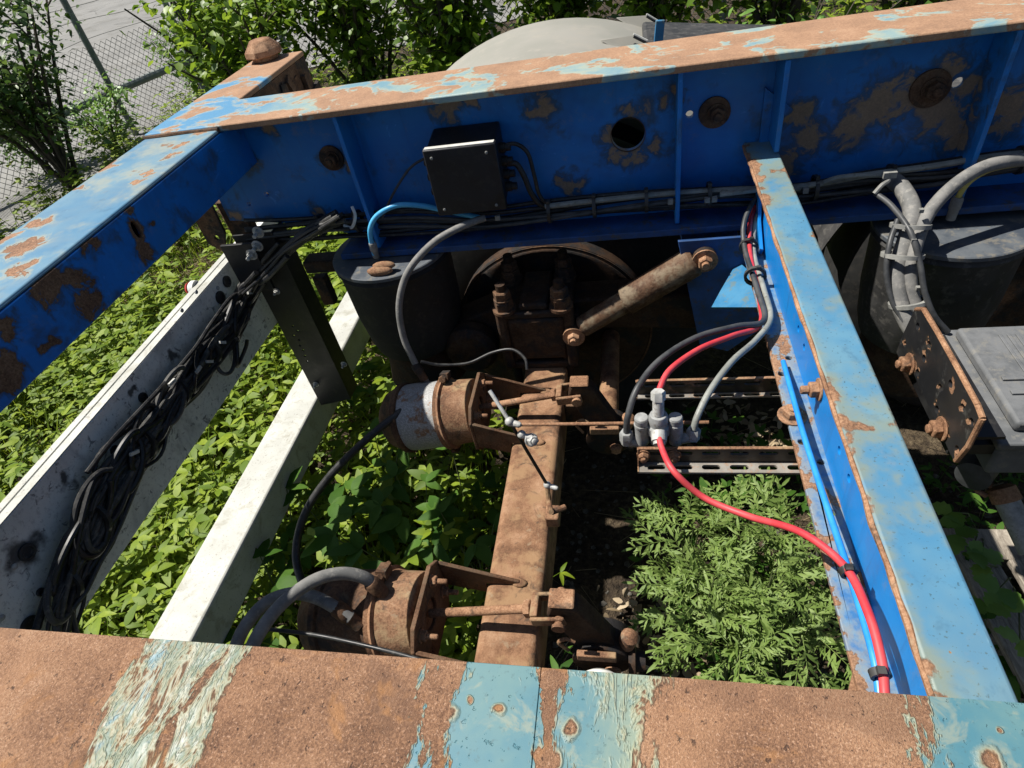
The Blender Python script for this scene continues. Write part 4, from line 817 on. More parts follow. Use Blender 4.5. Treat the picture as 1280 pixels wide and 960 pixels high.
m = MB(); ed = [V((XP+.0035, *yz(px, py))) for px, py in ((1143, 387), (1152, 387), (1170, 417), (1195, 462), (1219, 507), (1225, 523), (1207, 558), (1192, 576))]
for a, b in zip(ed, ed[1:]): m.cyl(a, b, .0046, seg=8)
m.build('rusty_edge', M['rust'], pl)
for px, py in ((1138, 455), (1178, 536)):
    p = A(px, py, x=XP-.0005); m = MB(); m.bolt(p, (-1, 0, 0), .016, .018, 1.35, .006); m.build('bolt', M['rust'], pl, .002)
bx = thing('control_box', 'grey plastic control box with a ribbed lid at the right edge', 'control box', (.75, .9, .695))
gx0, gy0, gy1 = .570, .745, 1.045
m = MB(); m.box((gx0+.008, gy0+.008, .695), (.98, gy1-.008, .765)); m.build('housing', M['lid_grey'], bx, .006)
m = MB(); m.box((gx0, gy0, .7655), (.99, gy1, .782)); ld2 = m.build('lid', M['lid_grey'], bx, .004)
m = MB(); m.prism([(gx0+.028, gy0+.026, .7825), (.96, gy0+.026, .7825), (.96, gy1-.022, .7825), (gx0+.028, gy1-.022, .7825)], (0, 0, .022)); m.build('raised_panel', M['lid_grey'], ld2, .006)
for k in range(16):
    xk = gx0+.085+k*.014; m = MB(); m.box((xk, gy0+.085, .805), (xk+.006, gy1-.05, .8075)); m.build('rib', M['lid_grey'], ld2, .001)
for k in range(2): m = MB(); m.box((gx0+.045, gy0+.09+.035*k, .805), (gx0+.078, gy0+.10+.035*k, .809)); m.build('catch', M['lid_grey'], ld2, .001)
m = MB(); m.box((XP+.0075, .74, .80), (gx0-.001, 1.0, .806)); m.build('shelf', M['black_paint'], bx)
m = MB(); m.box((.51, .76, .74), (.60, 1.03, .764)); m.build('strap', M['black_paint'], bx)
# canisters under the box
cn = A(1215, 597, z=.60); m = MB(); m.lathe(cn, (.5, .6, -.1), [(0, .016), (.003, .030), (.11, .032)], 20); m.build('valve_canister', M['hose_dkgrey'], label='dark cylindrical valve below the grey control box', cat='valve')
p0 = A(1256, 620, z=.56); p1 = A(1290, 690, z=.50)
pp = thing('grey_pipe', 'short grey pipe with a rusty clamp at the right edge', 'pipe', p1)
m = MB(); m.cyl(p0, p1, .021, seg=16); m.build('tube', M['grey_plastic'], pp); m = MB(); m.lathe(p0+(p0-p1).normalized()*.02, p1-p0, [(0, .016), (.004, .024), (.03, .025), (.032, .02)], 16); m.tube([p0+V((-.03, 0, 0)), p0+V((-.045, .01, .005)), p0+V((-.035, .02, .012)), p0+V((-.02, .015, .01))], .005, 8); m.build('clamp', M['rust'], pp)

g_ = 'thick cables beside the right air spring'
K1 = hose('thick_cable', 'thick grey cable with a frayed dark top end left of the others', [A(1112, 222, y=1.30), A(1128, 236, y=1.25), A(1140, 262, y=1.20), A(1135, 292, y=1.16), A(1123, 330, y=1.12), A(1122, 365, y=1.085), A(1132, 398, y=1.05), A(1160, 440, y=1.0), A(1190, 470, y=.97)], .0165, M['hose_dusty'], 'cable', g_)
K2 = hose('thick_cable', 'thick grey cable arching in from the right edge', [A(1300, 199, y=1.27), A(1262, 201, y=1.26), A(1225, 211, y=1.24), A(1190, 234, y=1.21), A(1162, 265, y=1.18), A(1147, 300, y=1.14), A(1138, 340, y=1.10), A(1143, 378, y=1.07), A(1156, 408, y=1.04), A(1178, 440, y=1.0), A(1200, 470, y=.97)], .0125, M['hose_dusty'], 'cable', g_)
hose('thick_cable', 'slim shiny dark cable on the outside of the tied bunch', [A(1122, 275, y=1.17), A(1112, 305, y=1.13), A(1108, 340, y=1.10), A(1115, 375, y=1.07), A(1130, 402, y=1.04)], .0055, M['hose_dkgrey'], 'cable', g_)
hose('thin_cable', 'slim grey cable crossing in front of the tied bunch', [A(1095, 242, y=1.24), A(1115, 258, y=1.20), A(1138, 290, y=1.13), A(1150, 330, y=1.09), A(1156, 365, y=1.06), A(1168, 395, y=1.04), A(1185, 415, y=1.03)], .0055, M['hose_dkgrey'], 'cable', g_)
ties(K1, [(A(1138, 282, y=1.165), (.1, .4, 1), .034), (A(1128, 319, y=1.125), (.1, .4, 1), .036), (A(1136, 378, y=1.075), (-.2, .4, 1), .034)], M['tie_grey'])
m = MB(); m.tube([A(1093, 242, y=1.235), A(1102, 232, y=1.24), A(1110, 226, y=1.25), A(1112, 217, y=1.26)], .0045, 8); m.obox(A(1112, 218, y=1.255), (.024, .012, .012)); m.build('tie_strap', M['tie_grey'], K1)
hose('yellow_air_tube', 'slim yellow tube entering the top of the right air spring', [A(1300, 202, y=1.29), A(1265, 206, y=1.28), A(1235, 213, y=1.27), A(1212, 227, y=1.265), A(1198, 246, y=1.265), A(1194, 262, y=1.27)], .0055, M['hose_yellow'], 'hose', ends=[(A(1198, 246, y=1.265), (0, 0, -1), .011, .05, M['tie_grey'])])

# ------------------------------------------------------------------ mudguards beyond the far beam
def guard(label, cx, r, cz, y0, y1, a0, a1, mat, steps=True):
    g = thing('mudguard', label, 'mudguard', (cx, (y0+y1)/2, cz), 'mudguards'); m = MB(); n = 40; rows = []
    for i in range(n+1):
        a = a0+(a1-a0)*i/n; rows.append([m.bm.verts.new((cx+(r+d)*math.cos(a), yy, cz+(r+d)*math.sin(a)-(.03 if e else 0))) for d, yy, e in ((0, y0, 1), (.0, y0+.04, 0), (0, y1-.04, 0), (0, y1, 1), (-.006, y1-.004, 1), (-.006, y1-.042, 0), (-.006, y0+.042, 0), (-.006, y0+.004, 1))])
    for a, b in zip(rows, rows[1:]):
        for k in range(8): m.face([a[k], b[k], b[(k+1) % 8], a[(k+1) % 8]])
    m.face(rows[0]); m.face(rows[-1][::-1]); m.build('shell', mat, g, ang=50)
    if steps:
        for k, (aa, yy) in enumerate(((1.16, 2.09), (1.22, 1.83))):
            q = V((cx+r*math.cos(aa), yy, cz+r*math.sin(aa))); t_ = V((math.sin(aa), 0, -math.cos(aa))); nn = V((math.cos(aa), 0, math.sin(aa)))
            m = MB(); yv = V((0, 1, 0)); P_ = [q-t_*.09, q+t_*.17-nn*.03+yv*.09, q+t_*.17-nn*.03-yv*.09, q+nn*.034, q+t_*.17+nn*.004]; vv = [m.bm.verts.new(z_) for z_ in P_]
            for f_ in ((0, 1, 4, 3), (0, 3, 4, 2), (1, 2, 4), (0, 2, 1)): m.face([vv[i] for i in f_])
            o = m.build('moulded_step', mat, g, .003)
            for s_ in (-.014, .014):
                m = MB(); m.cyl(q+nn*.031+yv*s_*.8, q+t_*.17-nn*.001+yv*s_, .0035, seg=8); m.build('step_light_shade', M['edge_white'] if s_ > 0 else M['black_paint'], o)  # white line paints the fold's highlight, black line the dark beside it
    return g
guard('dusty grey plastic mudguard rising behind the far beam', -.24, .68, .52, 1.56, 2.12, .35, math.pi-.35, M['mudguard'])
guard('black mudguard over the wheel at the right, mostly behind the far beam', 1.056, .60, .47, 1.56, 2.12, .35, math.pi-.35, M['rubber'], False)
q0 = A(830, 34, y=2.0); m = MB(); m.prism([(.03, 1.80, 1.02), (.03, 1.80, q0.z+.005), (.03, 1.86, q0.z+.02), (.03, 2.06, q0.z+.01), (.03, 2.10, q0.z-.03), (.03, 2.10, 1.0)], (.55, 0, -.085)); m.build('side_guard', M['rubber'], None, .01, label='long black side guard panel just beyond the far beam at upper right', cat='side guard')
p = A(822, 62, y=1.70); m = MB(); m.obox(p+V((.0, 0, .0)), (.022, .008, .13), Matrix.Rotation(.1, 3, 'Y')); m.build('guard_strap', M['teal_plain'], None, .002, label='short pale blue steel strap standing behind the far beam', cat='strap')

# ------------------------------------------------------------------ vegetation
def leaf_mat(name, c1, c2, c3, trans=.35, rough=.45, spec=.45):
    t = NT(name); g = t.n('ShaderNodeNewGeometry'); ri = g.outputs['Random Per Island']
    oi = t.n('ShaderNodeObjectInfo').outputs['Random']
    f = t.math('FRACT', t.math('ADD', ri, t.math('MULTIPLY', oi, 3.7)))
    col = t.ramp(f, [(0.0, c1), (.5, c2), (1.0, c3)])
    col = t.mix(t.step(t.noise(35, 3, .6), .4, .65, 0, .35), col, c1)
    t.link(col, t.b.inputs['Base Color']); t.b.inputs['Roughness'].default_value = rough; t.b.inputs['Specular IOR Level'].default_value = spec
    tr = t.n('ShaderNodeBsdfTranslucent'); hs = t.n('ShaderNodeHueSaturation'); hs.inputs['Value'].default_value = 1.25; hs.inputs['Hue'].default_value = .485; t.link(col, hs.inputs['Color']); t.t.links.new(hs.outputs[0], tr.inputs[0])
    mx = t.n('ShaderNodeMixShader'); mx.inputs[0].default_value = trans; t.t.links.new(t.b.outputs[0], mx.inputs[1]); t.t.links.new(tr.outputs[0], mx.inputs[2]); t.t.links.new(mx.outputs[0], t.out.inputs['Surface'])
    return t.m
M['weed'] = leaf_mat('weed', (.09, .155, .010), (.175, .255, .016), (.285, .36, .028), .40, .55, .3)
M['elder'] = leaf_mat('elder', (.035, .095, .012), (.055, .13, .016), (.09, .18, .025), .35, .6, .2)
M['tansy'] = leaf_mat('tansy', (.115, .185, .036), (.165, .245, .055), (.22, .30, .08), .3, .6)
M['bramble'] = leaf_mat('bramble', (.09, .19, .03), (.13, .25, .04), (.18, .31, .06))
M['hedge'] = leaf_mat('hedge', (.07, .145, .012), (.15, .25, .020), (.25, .36, .038), .48)
M['shrub_dark'] = leaf_mat('shrub_dark', (.045, .10, .018), (.08, .15, .028), (.14, .22, .045), .35)
M['straw'] = leaf_mat('straw', (.16, .12, .065), (.26, .20, .11), (.36, .29, .17), .1, .8)
M['stem'] = plain('stem', (.07, .10, .03), (.11, .13, .05), 20, .7)
M['bark'] = plain('bark', (.045, .036, .026), (.085, .07, .052), 30, .9, bump=.5, bs=60, bd=.004)
M['dead_leaf'] = leaf_mat('dead_leaf', (.22, .16, .09), (.34, .26, .16), (.46, .37, .25), .15, .8)

def leaf_geo(wd=.55, fold=.10, droop=.18, serr=0.0, rows=(0, .12, .35, .62, .84, 1.0)):
    """A leaf of unit length along +y, normal +z: three verts per inner row."""
    hw = lambda t: wd*.5*(math.sin(math.pi*t**.72))**.85
    vs = [(0, 0, 0)]; q = []; tri = []
    for i, t in enumerate(rows[1:-1]):
        s = hw(t); e = serr*(1 if i % 2 else -1)*s; z = -droop*t*t
        vs += [(-s-e, t+serr*.2*(i % 2), z+fold*s), (0, t, z), (s+e, t+serr*.2*(i % 2), z+fold*s)]
    vs.append((0, 1, -droop)); n = len(rows)-2; tip = 1+3*n
    tri += [(0, 2, 1), (0, 3, 2)]
    for i in range(n-1):
        a, b = 1+3*i, 4+3*i; q += [(a, a+1, b+1, b), (a+1, a+2, b+2, b+1)]
    a = 1+3*(n-1); tri += [(a, a+1, tip), (a+1, a+2, tip)]
    return np.array(vs), np.array(q), np.array(tri)

def rotm(yaw_, pit, rol):
    return np.array(Matrix.Rotation(yaw_, 3, 'Z') @ Matrix.Rotation(pit, 3, 'X') @ Matrix.Rotation(rol, 3, 'Y'))

class Soup:
    def __init__(self): self.v = []; self.q = []; self.t = []; self.n = 0
    def add(self, v, q, t):
        self.v.append(v)
        if len(q): self.q.append(np.asarray(q)+self.n)
        if len(t): self.t.append(np.asarray(t)+self.n)
        self.n += len(v)
    def arrays(self):
        return np.concatenate(self.v), (np.concatenate(self.q) if self.q else np.zeros((0, 4), int)), (np.concatenate(self.t) if self.t else np.zeros((0, 3), int))
    def build(self, name, mat, parent=None, **kw):
        v, q, t = self.arrays(); fs = [f for f in (q, t) if len(f)]
        return mesh_np(name, v, fs, mat, parent, **kw)

def strip(p0, p1, w0, w1, sag=0.0):
    """A thin three-sided stalk between two points."""
    p0, p1 = np.asarray(p0, float), np.asarray(p1, float); d = p1-p0; L = np.linalg.norm(d)+1e-9; d /= L
    a = np.cross(d, [0, 0, 1.0]) if abs(d[2]) < .95 else np.array([1.0, 0, 0]); a /= np.linalg.norm(a); b = np.cross(d, a)
    an = [0, 2.094, 4.189]; v = np.array([p0+(a*math.cos(k)+b*math.sin(k))*w0 for k in an]+[p1+(a*math.cos(k)+b*math.sin(k))*w1 for k in an])
    return v, [(0, 1, 4, 3), (1, 2, 5, 4), (2, 0, 3, 5)], []

LEAF = [leaf_geo(.42, .12, .18, .05), leaf_geo(.34, .2, .32, .05), leaf_geo(.48, .06, .12, .05)]
def weed_variant(nst, h, ll):
    s = Soup()
    for k in range(nst):
        az = 2*math.pi*k/nst+random.uniform(-.4, .4); ln = random.uniform(.15, .75); hh = h*random.uniform(.55, 1.1)
        top = np.array([math.cos(az)*hh*ln, math.sin(az)*hh*ln, hh]); s.add(*strip((0, 0, 0), top, .0016, .001))
        for lev, fr in ((0, 1.0), (1, .72)):
            base = top*fr
            offs = (-1.1, 0, 1.1) if lev == 0 else (-1.3, 1.3)
            for o_ in offs:
                L = ll*random.uniform(.7, 1.15)*(1 if o_ == 0 else .82); v, q, t = random.choice(LEAF)
                R = rotm(az-math.pi/2+o_+random.uniform(-.25, .25), random.uniform(-.15, .45), random.uniform(-.35, .35)); s.add((v*L) @ R.T + base, q, t)
    return s.arrays()
variants = [weed_variant(random.randint(4, 6), random.uniform(.13, .24), random.uniform(.04, .062)) for _ in range(14)]
def blocked(x, y):
    if 1.40 < y < 2.15 and (-.78 < x < .28 or .53 < x < 1.6): return True
    return False
def scatter(name, label, n, xr, yr, mat, dens=None, sc=(.7, 1.3), vars_=variants, z0=-.02, kind='stuff', cat='weeds'):
    s = Soup(); k = 0; tries = 0
    while k < n and tries < n*20:
        tries += 1; x, y = rng.uniform(*xr), rng.uniform(*yr)
        if blocked(x, y): continue
        if dens is not None and rng.random() > dens(x, y): continue
        S = rng.uniform(*sc)
        if abs(x+1.125) < .17: S = min(S, .85)
        a = rng.uniform(0, 6.283); R = np.array([[math.cos(a), -math.sin(a), 0], [math.sin(a), math.cos(a), 0], [0, 0, 1]])
        v, q, t = vars_[rng.integers(len(vars_))]; s.add((v*S) @ R.T + np.array([x, y, z0]), q, t); k += 1
    return s.build(name, mat, None, label=label, category=None, kind=kind) if False else props(s.build(name, mat), label, None, None, kind)
patch = lambda x, y: .5+.5*math.sin(2.1*x+1.3*y)*math.sin(1.7*y-.9*x+1)
def d1(x, y):
    p = V((x, y)); dry = A(235, 345, z=0)
    if (p-V((dry.x, dry.y))).length < .45: return .10
    return .55+.45*patch(x, y)
scatter('weed_cover', 'bright green leafy weeds covering the ground left of the axle', 1750, (-3.3, -.38), (-.2, 3.3), M['weed'], d1, (.75, 1.35))
def d2(x, y):
    if -.25 < x < .12 and .2 < y < 1.35: return .03
    return .35 if y > .2 else .2
scatter('weed_cover', 'darker sparse weeds on the soil under the frame right of the axle', 170, (-.38, 1.9), (-.2, 1.4), M['elder'], d2, (.5, 1.0))
scatter('weed_cover', 'weeds on the ground beyond the trailer in front of the fence', 1000, (-4.6, 3.2), (2.2, 6.2), M['weed'], lambda x, y: .3+.7*patch(x*.8, y), (.8, 1.9))

# grass blades between the weeds
s = Soup()
for k in range(8500):
    x, y = rng.uniform(-3.3, -.5), rng.uniform(-.1, 3.3)
    if blocked(x, y) or abs(x+1.125) < .09: continue
    h_ = rng.uniform(.08, .26); a = rng.uniform(0, 6.283); ln = rng.uniform(.1, .7)*h_; w_ = rng.uniform(.0016, .0032); d = np.array([math.cos(a), math.sin(a), 0]); e = np.array([-d[1], d[0], 0]); b_ = np.array([x, y, -.02])
    v = np.array([b_-e*w_, b_+e*w_, b_+d*ln*.35+[0, 0, h_*.6]-e*w_*.9, b_+d*ln*.35+[0, 0, h_*.6]+e*w_*.9, b_+d*ln+[0, 0, h_]]); s.add(v, [(0, 1, 3, 2)], [(2, 3, 4)])
props(s.build('grass', M['weed']), 'thin grass blades among the weeds at the left', None, None, 'stuff')

# dry straw and twigs
s = Soup(); dry = A(235, 345, z=0)
for k in range(1500):
    r_ = abs(rng.normal(0, .5)); a = rng.uniform(0, 6.283); c = np.array([dry.x+r_*math.cos(a), dry.y+r_*math.sin(a), rng.uniform(0, .05)]); L = rng.uniform(.05, .18); an = rng.uniform(0, 6.283)
    s.add(*strip(c, c+L*np.array([math.cos(an), math.sin(an), rng.uniform(-.2, .4)]), .002, .001))
for k in range(1100):
    c = np.array([rng.uniform(-3.0, 1.6), rng.uniform(-.1, 2.6), rng.uniform(-.015, .012)]); L = rng.uniform(.04, .2); an = rng.uniform(0, 6.283)
    s.add(*strip(c, c+L*np.array([math.cos(an), math.sin(an), rng.uniform(-.05, .15)]), .0016, .0008))
props(s.build('dry_straw', M['straw']), 'dry straw and dead stalks lying on the soil', None, None, 'stuff')
s = Soup(); spots = [A(835, 800, z=0), A(940, 545, z=.0), A(1255, 780, z=0), A(800, 480, z=0), A(560, 600, z=0)]
for k in range(620):
    c = spots[k % 3] if k % 5 else spots[3+k % 2]; p = np.array([c.x+rng.normal(0, .10), c.y+rng.normal(0, .09), rng.uniform(-.01, .03)]); v, q, t = random.choice(LEAF)
    s.add((v*rng.uniform(.02, .05)) @ rotm(rng.uniform(0, 6.28), rng.uniform(-.8, .8), rng.uniform(-.8, .8)).T + p, q, t)
props(s.build('leaf_litter', M['dead_leaf']), 'pale dead leaves littering the soil', None, None, 'stuff')
s = Soup()
for k in range(1400):
    c = np.array([rng.uniform(-.5, 1.8), rng.uniform(-.1, 1.4), -.018]); r_ = rng.uniform(.003, .013)
    v = np.array([(r_*math.cos(a), r_*math.sin(a), 0) for a in np.linspace(0, 6.283, 6)[:-1]]+[(0, 0, r_*.8)])*rng.uniform(.6, 1.2, (6, 3)); s.add(v+c, [], [(i, (i+1) % 5, 5) for i in range(5)])
M['grit'] = plain('grit', (.05, .045, .038), (.13, .12, .10), 60, .9)
props(s.build('gravel', M['grit']), 'dark gravel and crumbs of soil under the frame', None, None, 'stuff')

# single ground-elder plants whose leaves can be told apart
def mesh_only(name, arr, mat):
    v, q, t = arr; o = mesh_np(name, np.concatenate([v, [[0, 0, 0]]])[:-1], [f for f in (q, t) if len(f)], mat); me = o.data
    off = V(o.location); me.transform(Matrix.Translation(off)); bpy.data.objects.remove(o); return me
BIG = [mesh_only('leaf', leaf_geo(.50, .14, .2, .05, (0, .08, .2, .33, .46, .6, .73, .86, 1.0)), M['elder']), mesh_only('leaf', leaf_geo(.44, .2, .32, .05, (0, .08, .2, .33, .46, .6, .73, .86, 1.0)), M['elder'])]
def leafy(name, label, cat, base, stalks, leaf_me, group, mat_stem, leaf_name='leaf'):
    """stalks: list of (tip, azimuth, [(offset angle, length)])."""
    r = thing(name, label, cat, base, group); s = Soup(); b = np.array(base)
    for tip, az, lv in stalks:
        tip = np.array(tip); mid = (b*.45+tip*.55)+np.array([0, 0, .12*abs(tip[2]-b[2])])
        s.add(*strip(b, mid, .003, .0024)); s.add(*strip(mid, tip, .0024, .0016))
        for off, L, pit, rol in lv:
            o = bpy.data.objects.new(leaf_name, random.choice(leaf_me)); COL.objects.link(o); o.parent = r
            o.location = V(tip)-V(base); o.scale = (L, L, L); o.rotation_euler = (Matrix.Rotation(az-math.pi/2+off, 3, 'Z') @ Matrix.Rotation(pit, 3, 'X') @ Matrix.Rotation(rol, 3, 'Y')).to_euler()
    props(s.build('stalk', mat_stem, r), kind='stuff'); return r
where = [((470, 590), 'left of the far brake chamber'), ((520, 640), 'in shade below the far brake chamber'), ((575, 620), 'close to the axle between the two brake chambers'), ((590, 690), 'against the left side of the axle in deep shade'), ((455, 670), 'midway between the drooping hose and the axle'), ((400, 640), 'just right of the drooping black hose'), ((345, 660), 'sunlit at the right side of the low white beam'), ((330, 735), 'sunlit above the two dusty hoses'), ((520, 700), 'behind the near brake chamber'), ((430, 470), 'between the black bracket and the left air spring'), ((880, 760), 'left of the feathery plants'), ((570, 560), 'hidden low under the far brake chamber')]
for k, ((px, py), wh) in enumerate(where[:10]):
    c = A(px, py, z=.22); base = (c.x, c.y, -.02); st = []
    for j in range(6):
        az = 2*math.pi*j/6+random.uniform(-.4, .4); rr = random.uniform(.03, .14); tip = (c.x+rr*math.cos(az), c.y+rr*math.sin(az), random.uniform(.16, .32)); L = random.uniform(.065, .10)
        st.append((tip, az, [(o_, L*(1 if o_ == 0 else .85), random.uniform(-.1, .35), random.uniform(-.3, .3)) for o_ in (-1.15, 0, 1.15)]))
    leafy('ground_elder', 'broad-leaved green plant '+wh, 'plant', base, st, BIG, 'broad-leaved plants under the frame', M['stem'])

# feathery plants in the sun below the valve
def feather():
    s = Soup(); s.add(*strip((0, 0, 0), (0, .5, -.02), .012, .009)); s.add(*strip((0, .5, -.02), (0, 1, -.12), .009, .004)); lv = leaf_geo(.25, .1, .35, 0.12, (0, .3, .7, 1.0))
    for i in range(6):
        t_ = .14+i*.142+random.uniform(-.02, .02); L = .40*math.sin(math.pi*min(.95, t_*.75+.14))*random.uniform(.75, 1.2)
        for sg in (-1, 1):
            v, q, t = lv; an = random.uniform(.55, 1.0); b_ = np.array([0, t_+random.uniform(-.03, .03), -.12*t_*t_]); R = rotm(-sg*an, random.uniform(-.3, .45), random.uniform(-.6, .6))
            s.add((v*L) @ R.T + b_, q, t)
            for f_, o_, l_ in ((.42, .75, .45), (.66, -.65, .36)):
                d_ = np.array([0, L*f_, 0]) @ R.T; s.add((v*L*l_) @ rotm(-sg*an-sg*o_, random.uniform(-.3, .3), 0).T + b_+d_, q, t)
    v, q, t = lv; s.add(v*.28+np.array([0, .93, -.11]), q, t); return s.arrays()
FEA = [mesh_only('leaf', feather(), M['tansy']) for _ in range(4)]
for k, ((px, py), wh) in enumerate((((860, 670), 'upper left of the clump'), ((930, 650), 'at the top of the clump under the red hose'), ((1000, 680), 'at the right of the clump beside the cross member'), ((880, 740), 'at the left of the clump'), ((955, 730), 'in the middle of the clump'), ((920, 810), 'nearest the near beam, left'), ((1000, 790), 'nearest the near beam, right'))):
    c = A(px, py, z=.30); base = (c.x, c.y, -.02); st = []
    for j in range(22):
        az = j*2.4+random.uniform(-.3, .3); rr = .085*math.sqrt((j+.5)/22); tip = (c.x+rr*math.cos(az), c.y+rr*math.sin(az), .34-.12*(rr/.085)**2+random.uniform(-.06, .02))
        st.append((tip, az, [(random.uniform(-.6, .6), random.uniform(.075, .125), random.uniform(-.35, .85)-.3*(rr < .03), random.uniform(-.7, .7))]))
    leafy('feathery_plant', 'feathery grey-green plant '+wh, 'plant', base, st, FEA, 'feathery plants in the sun', M['stem'])

# bramble leaves and planks at the lower right
BR = [mesh_only('leaf', leaf_geo(.80, .12, .15, .16, (0, .07, .18, .3, .42, .55, .68, .8, .9, 1.0)), M['bramble'])]
for k, (pts, wh) in enumerate(((((1175, 650), (1195, 668), (1215, 690), (1230, 700), (1190, 640)), 'with big serrated leaves above the planks'), (((1228, 705), (1250, 735), (1262, 765), (1235, 760), (1275, 800)), 'with pale serrated leaves hanging over the planks'))):
    c = A(*pts[2], z=.1); st = []
    for (px, py) in pts:
        q = A(px, py, z=random.uniform(.16, .26)); az = random.uniform(0, 6.28)
        st.append((tuple(q), az, [(o_, random.uniform(.042, .062), random.uniform(-.1, .4), random.uniform(-.3, .3)) for o_ in (0, 2.2)]))
    leafy('bramble', 'green bramble '+wh, 'plant', (c.x+.1, c.y+.15, -.02), st, BR, 'brambles at the right', M['stem'])
def wood_mat():
    t = NT('old_wood'); v = t.scale(t.pos, (14, 3, 14)); n = t.noise(6, 5, .7, 1.2, vec=v); c = t.ramp(n, [(.3, (.12, .10, .08)), (.5, (.25, .22, .18)), (.7, (.38, .34, .28))]); t.bump(n, .5, .003); return t.done(c, .9, 0, .2)
M['old_wood'] = wood_mat()
pa, pb = A(1190, 690, z=.10), A(1275, 850, z=.10)
pt = thing('pallet', 'weathered grey wooden pallet boards at the lower right', 'pallet', (pa.x+.1, pa.y-.1, -.02))
for k in range(3):
    o_ = V((.035+.12*k, .02-.045*k, 0)); d = (pb-pa); e = V((-d.y, d.x, 0)).normalized()*.045
    a, b = pa+o_, pb+o_+d*.35
    m = MB(); m.prism([a+e, a-e, b-e, b+e], (0, 0, .02)); m.build('board', M['old_wood'], pt, .002)
m = MB(); c_ = (pa+pb)/2; m.obox(c_+V((.16, -.02, -.05)), (.5, .09, .095)); m.build('bearer', M['old_wood'], pt, .002)
m = MB(); c_ = pa+V((.16, .03, 0)); m.obox(c_+V((0, 0, -.05)), (.5, .09, .095)); m.build('bearer', M['old_wood'], pt, .002)

# ------------------------------------------------------------------ background: fence, shrubs
F0, F1 = V((-5.65, 3.6, 0)), V((-4.62, 6.45, 0)); fd = (F1-F0); fl_ = fd.length; fu = fd.normalized()
fe = thing('chain_link_fence', 'grey chain-link fence with pipe posts and rail in front of the road', 'fence', (-5.1, 5.0, -.02))
M['fence_pipe'] = plain('fence_pipe', (.13, .15, .14), (.19, .21, .20), 10, .6, dirt=(.22, .21, .18))
M['wire'] = plain('wire', (.06, .065, .06), (.10, .10, .095), 10, .6)
pA, pB = V((-4.93, 5.6, 0)), V((-4.60, 6.5, 0))
for q in (F0+fu*.1, pA, pB):
    m = MB(); m.cyl((q.x, q.y, -.02), (q.x+.02, q.y+.05, 1.9), .030, seg=12); m.build('post', M['fence_pipe'], fe)
m = MB(); m.cyl(F0+V((-.9, -2.5, .40)), F1+V((.1, .3, .40)), .036, seg=10); m.build('rail', M['fence_pipe'], fe)
s = Soup(); cell = .062; nw = int(fl_*1.25/cell)
for k in range(nw):
    for sg in (0, 1):
        for j in range(13):
            o0 = (k+((j+sg) % 2))*cell-.2; o1 = (k+((j+1+sg) % 2))*cell-.2; a = F0+fu*o0+V((0, 0, j*cell)); b = F0+fu*o1+V((0, 0, (j+1)*cell)); s.add(*strip(a, b, .0028, .0028))
props(s.build('chain_link', M['wire'], fe), kind='stuff')
for z_ in (.83, .98, 1.12):
    m = MB(); m.tube([F0+fu*i*.7+V((0, 0, z_+.03*math.sin(i*2+z_*9))) for i in range(6)], .0022, 5, 3); m.build('wire_strand', M['wire'], fe)
G0, G1 = V((-4.55, 6.6, 0)), V((3.5, 6.9, 0)); gu = (G1-G0).normalized()
f2 = thing('chain_link_fence', 'chain-link fence half hidden behind the hedge at the top', 'fence', (-.5, 6.75, -.02))
s = Soup()
for k in range(int((G1-G0).length/.07)):
    for sg in (0, 1):
        for j in range(14):
            a = G0+gu*(k+((j+sg) % 2))*.07+V((0, 0, j*.07)); b = G0+gu*(k+((j+1+sg) % 2))*.07+V((0, 0, (j+1)*.07)); s.add(*strip(a, b, .0028, .0028))
props(s.build('chain_link', M['wire'], f2), kind='stuff')
for k in range(4):
    q = G0+gu*(1.0+2.2*k); m = MB(); m.cyl((q.x, q.y, -.02), (q.x, q.y, 1.6), .03, seg=10); m.build('post', M['fence_pipe'], f2)

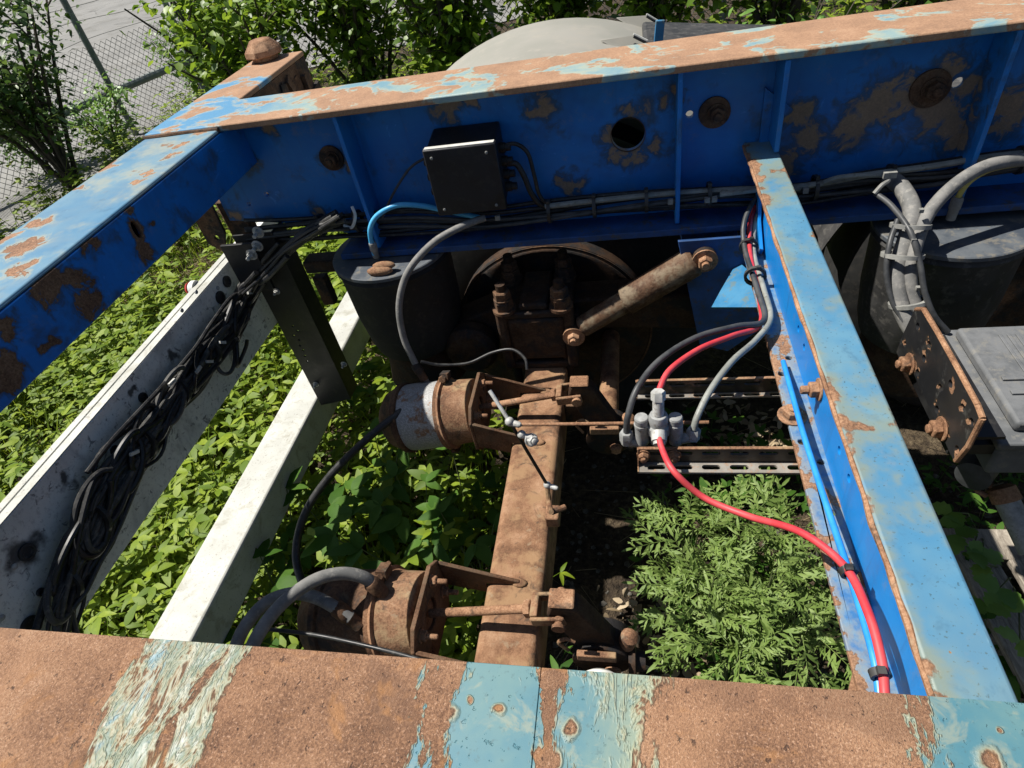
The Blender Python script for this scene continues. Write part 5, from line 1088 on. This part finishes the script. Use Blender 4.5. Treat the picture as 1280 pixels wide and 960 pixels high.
SL = [leaf_geo(.7, .1, .15, 0, (0, .3, .7, 1.0)), leaf_geo(.55, .15, .25, 0, (0, .3, .7, 1.0))]
def shrub(name, label, base, h, spread, nbr, nleaf, ll, mat, cat='shrub', group=None, tr=.02, low=.12, lean=(0, 0)):
    r = thing(name, label, cat, base, group); b = V(base); m = MB(); tips = []
    for k in range(nbr):
        az = 2*math.pi*k/nbr+random.uniform(-.5, .5); ra = spread*random.uniform(.25, 1.0); hh = h*random.uniform(.6, 1.0)
        e = b+V((ra*math.cos(az)+lean[0]*hh, ra*math.sin(az)+lean[1]*hh, hh)); mid = b+V((ra*math.cos(az)*.3+random.uniform(-.06, .06), ra*math.sin(az)*.3+random.uniform(-.06, .06), hh*.5))
        path = catmull([b+V((random.uniform(-.04, .04), random.uniform(-.04, .04), 0)), mid, e], 6)
        m.tube([b+V((random.uniform(-.05, .05), random.uniform(-.05, .05), 0)), mid, e], tr, 6, 5, [tr, tr*.7, tr*.3])
        tips.append(path)
        for j in range(4):
            i0 = random.randint(4, len(path)-2); d = V((random.uniform(-1, 1), random.uniform(-1, 1), random.uniform(.0, .9)))*spread*.42; tw = [path[i0], path[i0]+d*.55+V((0, 0, .03)), path[i0]+d]
            m.tube(tw, tr*.3, 5, 3, [tr*.35, tr*.25, tr*.1]); tips.append(catmull(tw, 4))
    props(m.build('trunk', M['bark'], r), kind='stuff')
    s = Soup(); k = 0
    while k < nleaf:
        path = random.choice(tips); p = path[min(len(path)-1, int(len(path)*random.uniform(.25, 1.0)))]
        if p.z < b.z+low*h: continue
        c = np.array(p)+rng.normal(0, .05+.05*spread, 3); v, q, t = SL[k % 2]; az = rng.uniform(0, 6.283)
        s.add((v*ll*rng.uniform(.6, 1.25)) @ rotm(az, rng.uniform(-.9, .3), rng.uniform(-.6, .6)).T + c, q, t); k += 1
    props(s.build('crown', mat, r), kind='stuff'); return r
b0 = A(88, 240, z=0); b1 = A(40, 280, z=0)
shrub('shrub', 'dark-leaved shrub with bare lower stems at the left edge in front of the fence', (b0.x+.15, b0.y-.1, -.02), 1.8, 1.0, 13, 4400, .058, M['shrub_dark'], 'shrub', None, .022, .3, (-.1, 0))
shrub('shrub', 'low dark shrub in the left corner beside the blue box beam', (b1.x-.3, b1.y-.6, -.02), 1.35, .75, 8, 1900, .055, M['shrub_dark'], 'shrub', None, .02, .25)
for (px, py), h_, sp_, nl_, wh in (((150, 195), .62, .42, 900, 'at the foot of the leaning fence post'), ((60, 215), .8, .5, 1100, 'under the dark shrub at the fence'), ((250, 120), .7, .45, 900, 'left of the stub with the cone')):
    q = A(px, py, z=0); shrub('low_shrub', 'small pale green bush '+wh, (q.x, q.y, -.02), h_, sp_, 8, nl_, .05, M['bramble'], 'shrub', 'small pale bushes', .01, .05)
hedge = [((-3.05, 4.9), 1.9, .75, 2600, 'left end of the hedge beside the fence post'), ((-2.55, 4.2), 1.35, .55, 1700, 'low in front of the hedge, left of the rusty cone'), ((-1.9, 4.6), 2.1, .8, 3200, 'tall behind the rusty cone'), ((-1.15, 4.2), 2.0, .75, 3000, 'bright and full between cone and mudguard'), ((-.5, 4.7), 2.0, .75, 2400, 'behind the left slope of the mudguard'), ((.15, 4.4), 1.8, .7, 1900, 'behind the top of the mudguard'), ((.9, 4.5), 1.9, .75, 1700, 'airy with thin stems, right of the mudguard'), ((1.6, 4.3), 1.8, .8, 1600, 'at the right end of the hedge')]
for (x, y), h, sp, nl, wh in hedge:
    shrub('hedge_shrub', 'green hedge shrub '+wh, (x, y, -.02), h, sp, 12, int(nl*1.35), .066, M['hedge'], 'shrub', 'shrubs of the hedge', .02, .04)
shrub('creeper', 'pale small-leaved creeper trailing over the black side guard', (.5, 2.4, .35), .85, .45, 9, 700, .04, M['bramble'], 'plant', None, .006, .2)
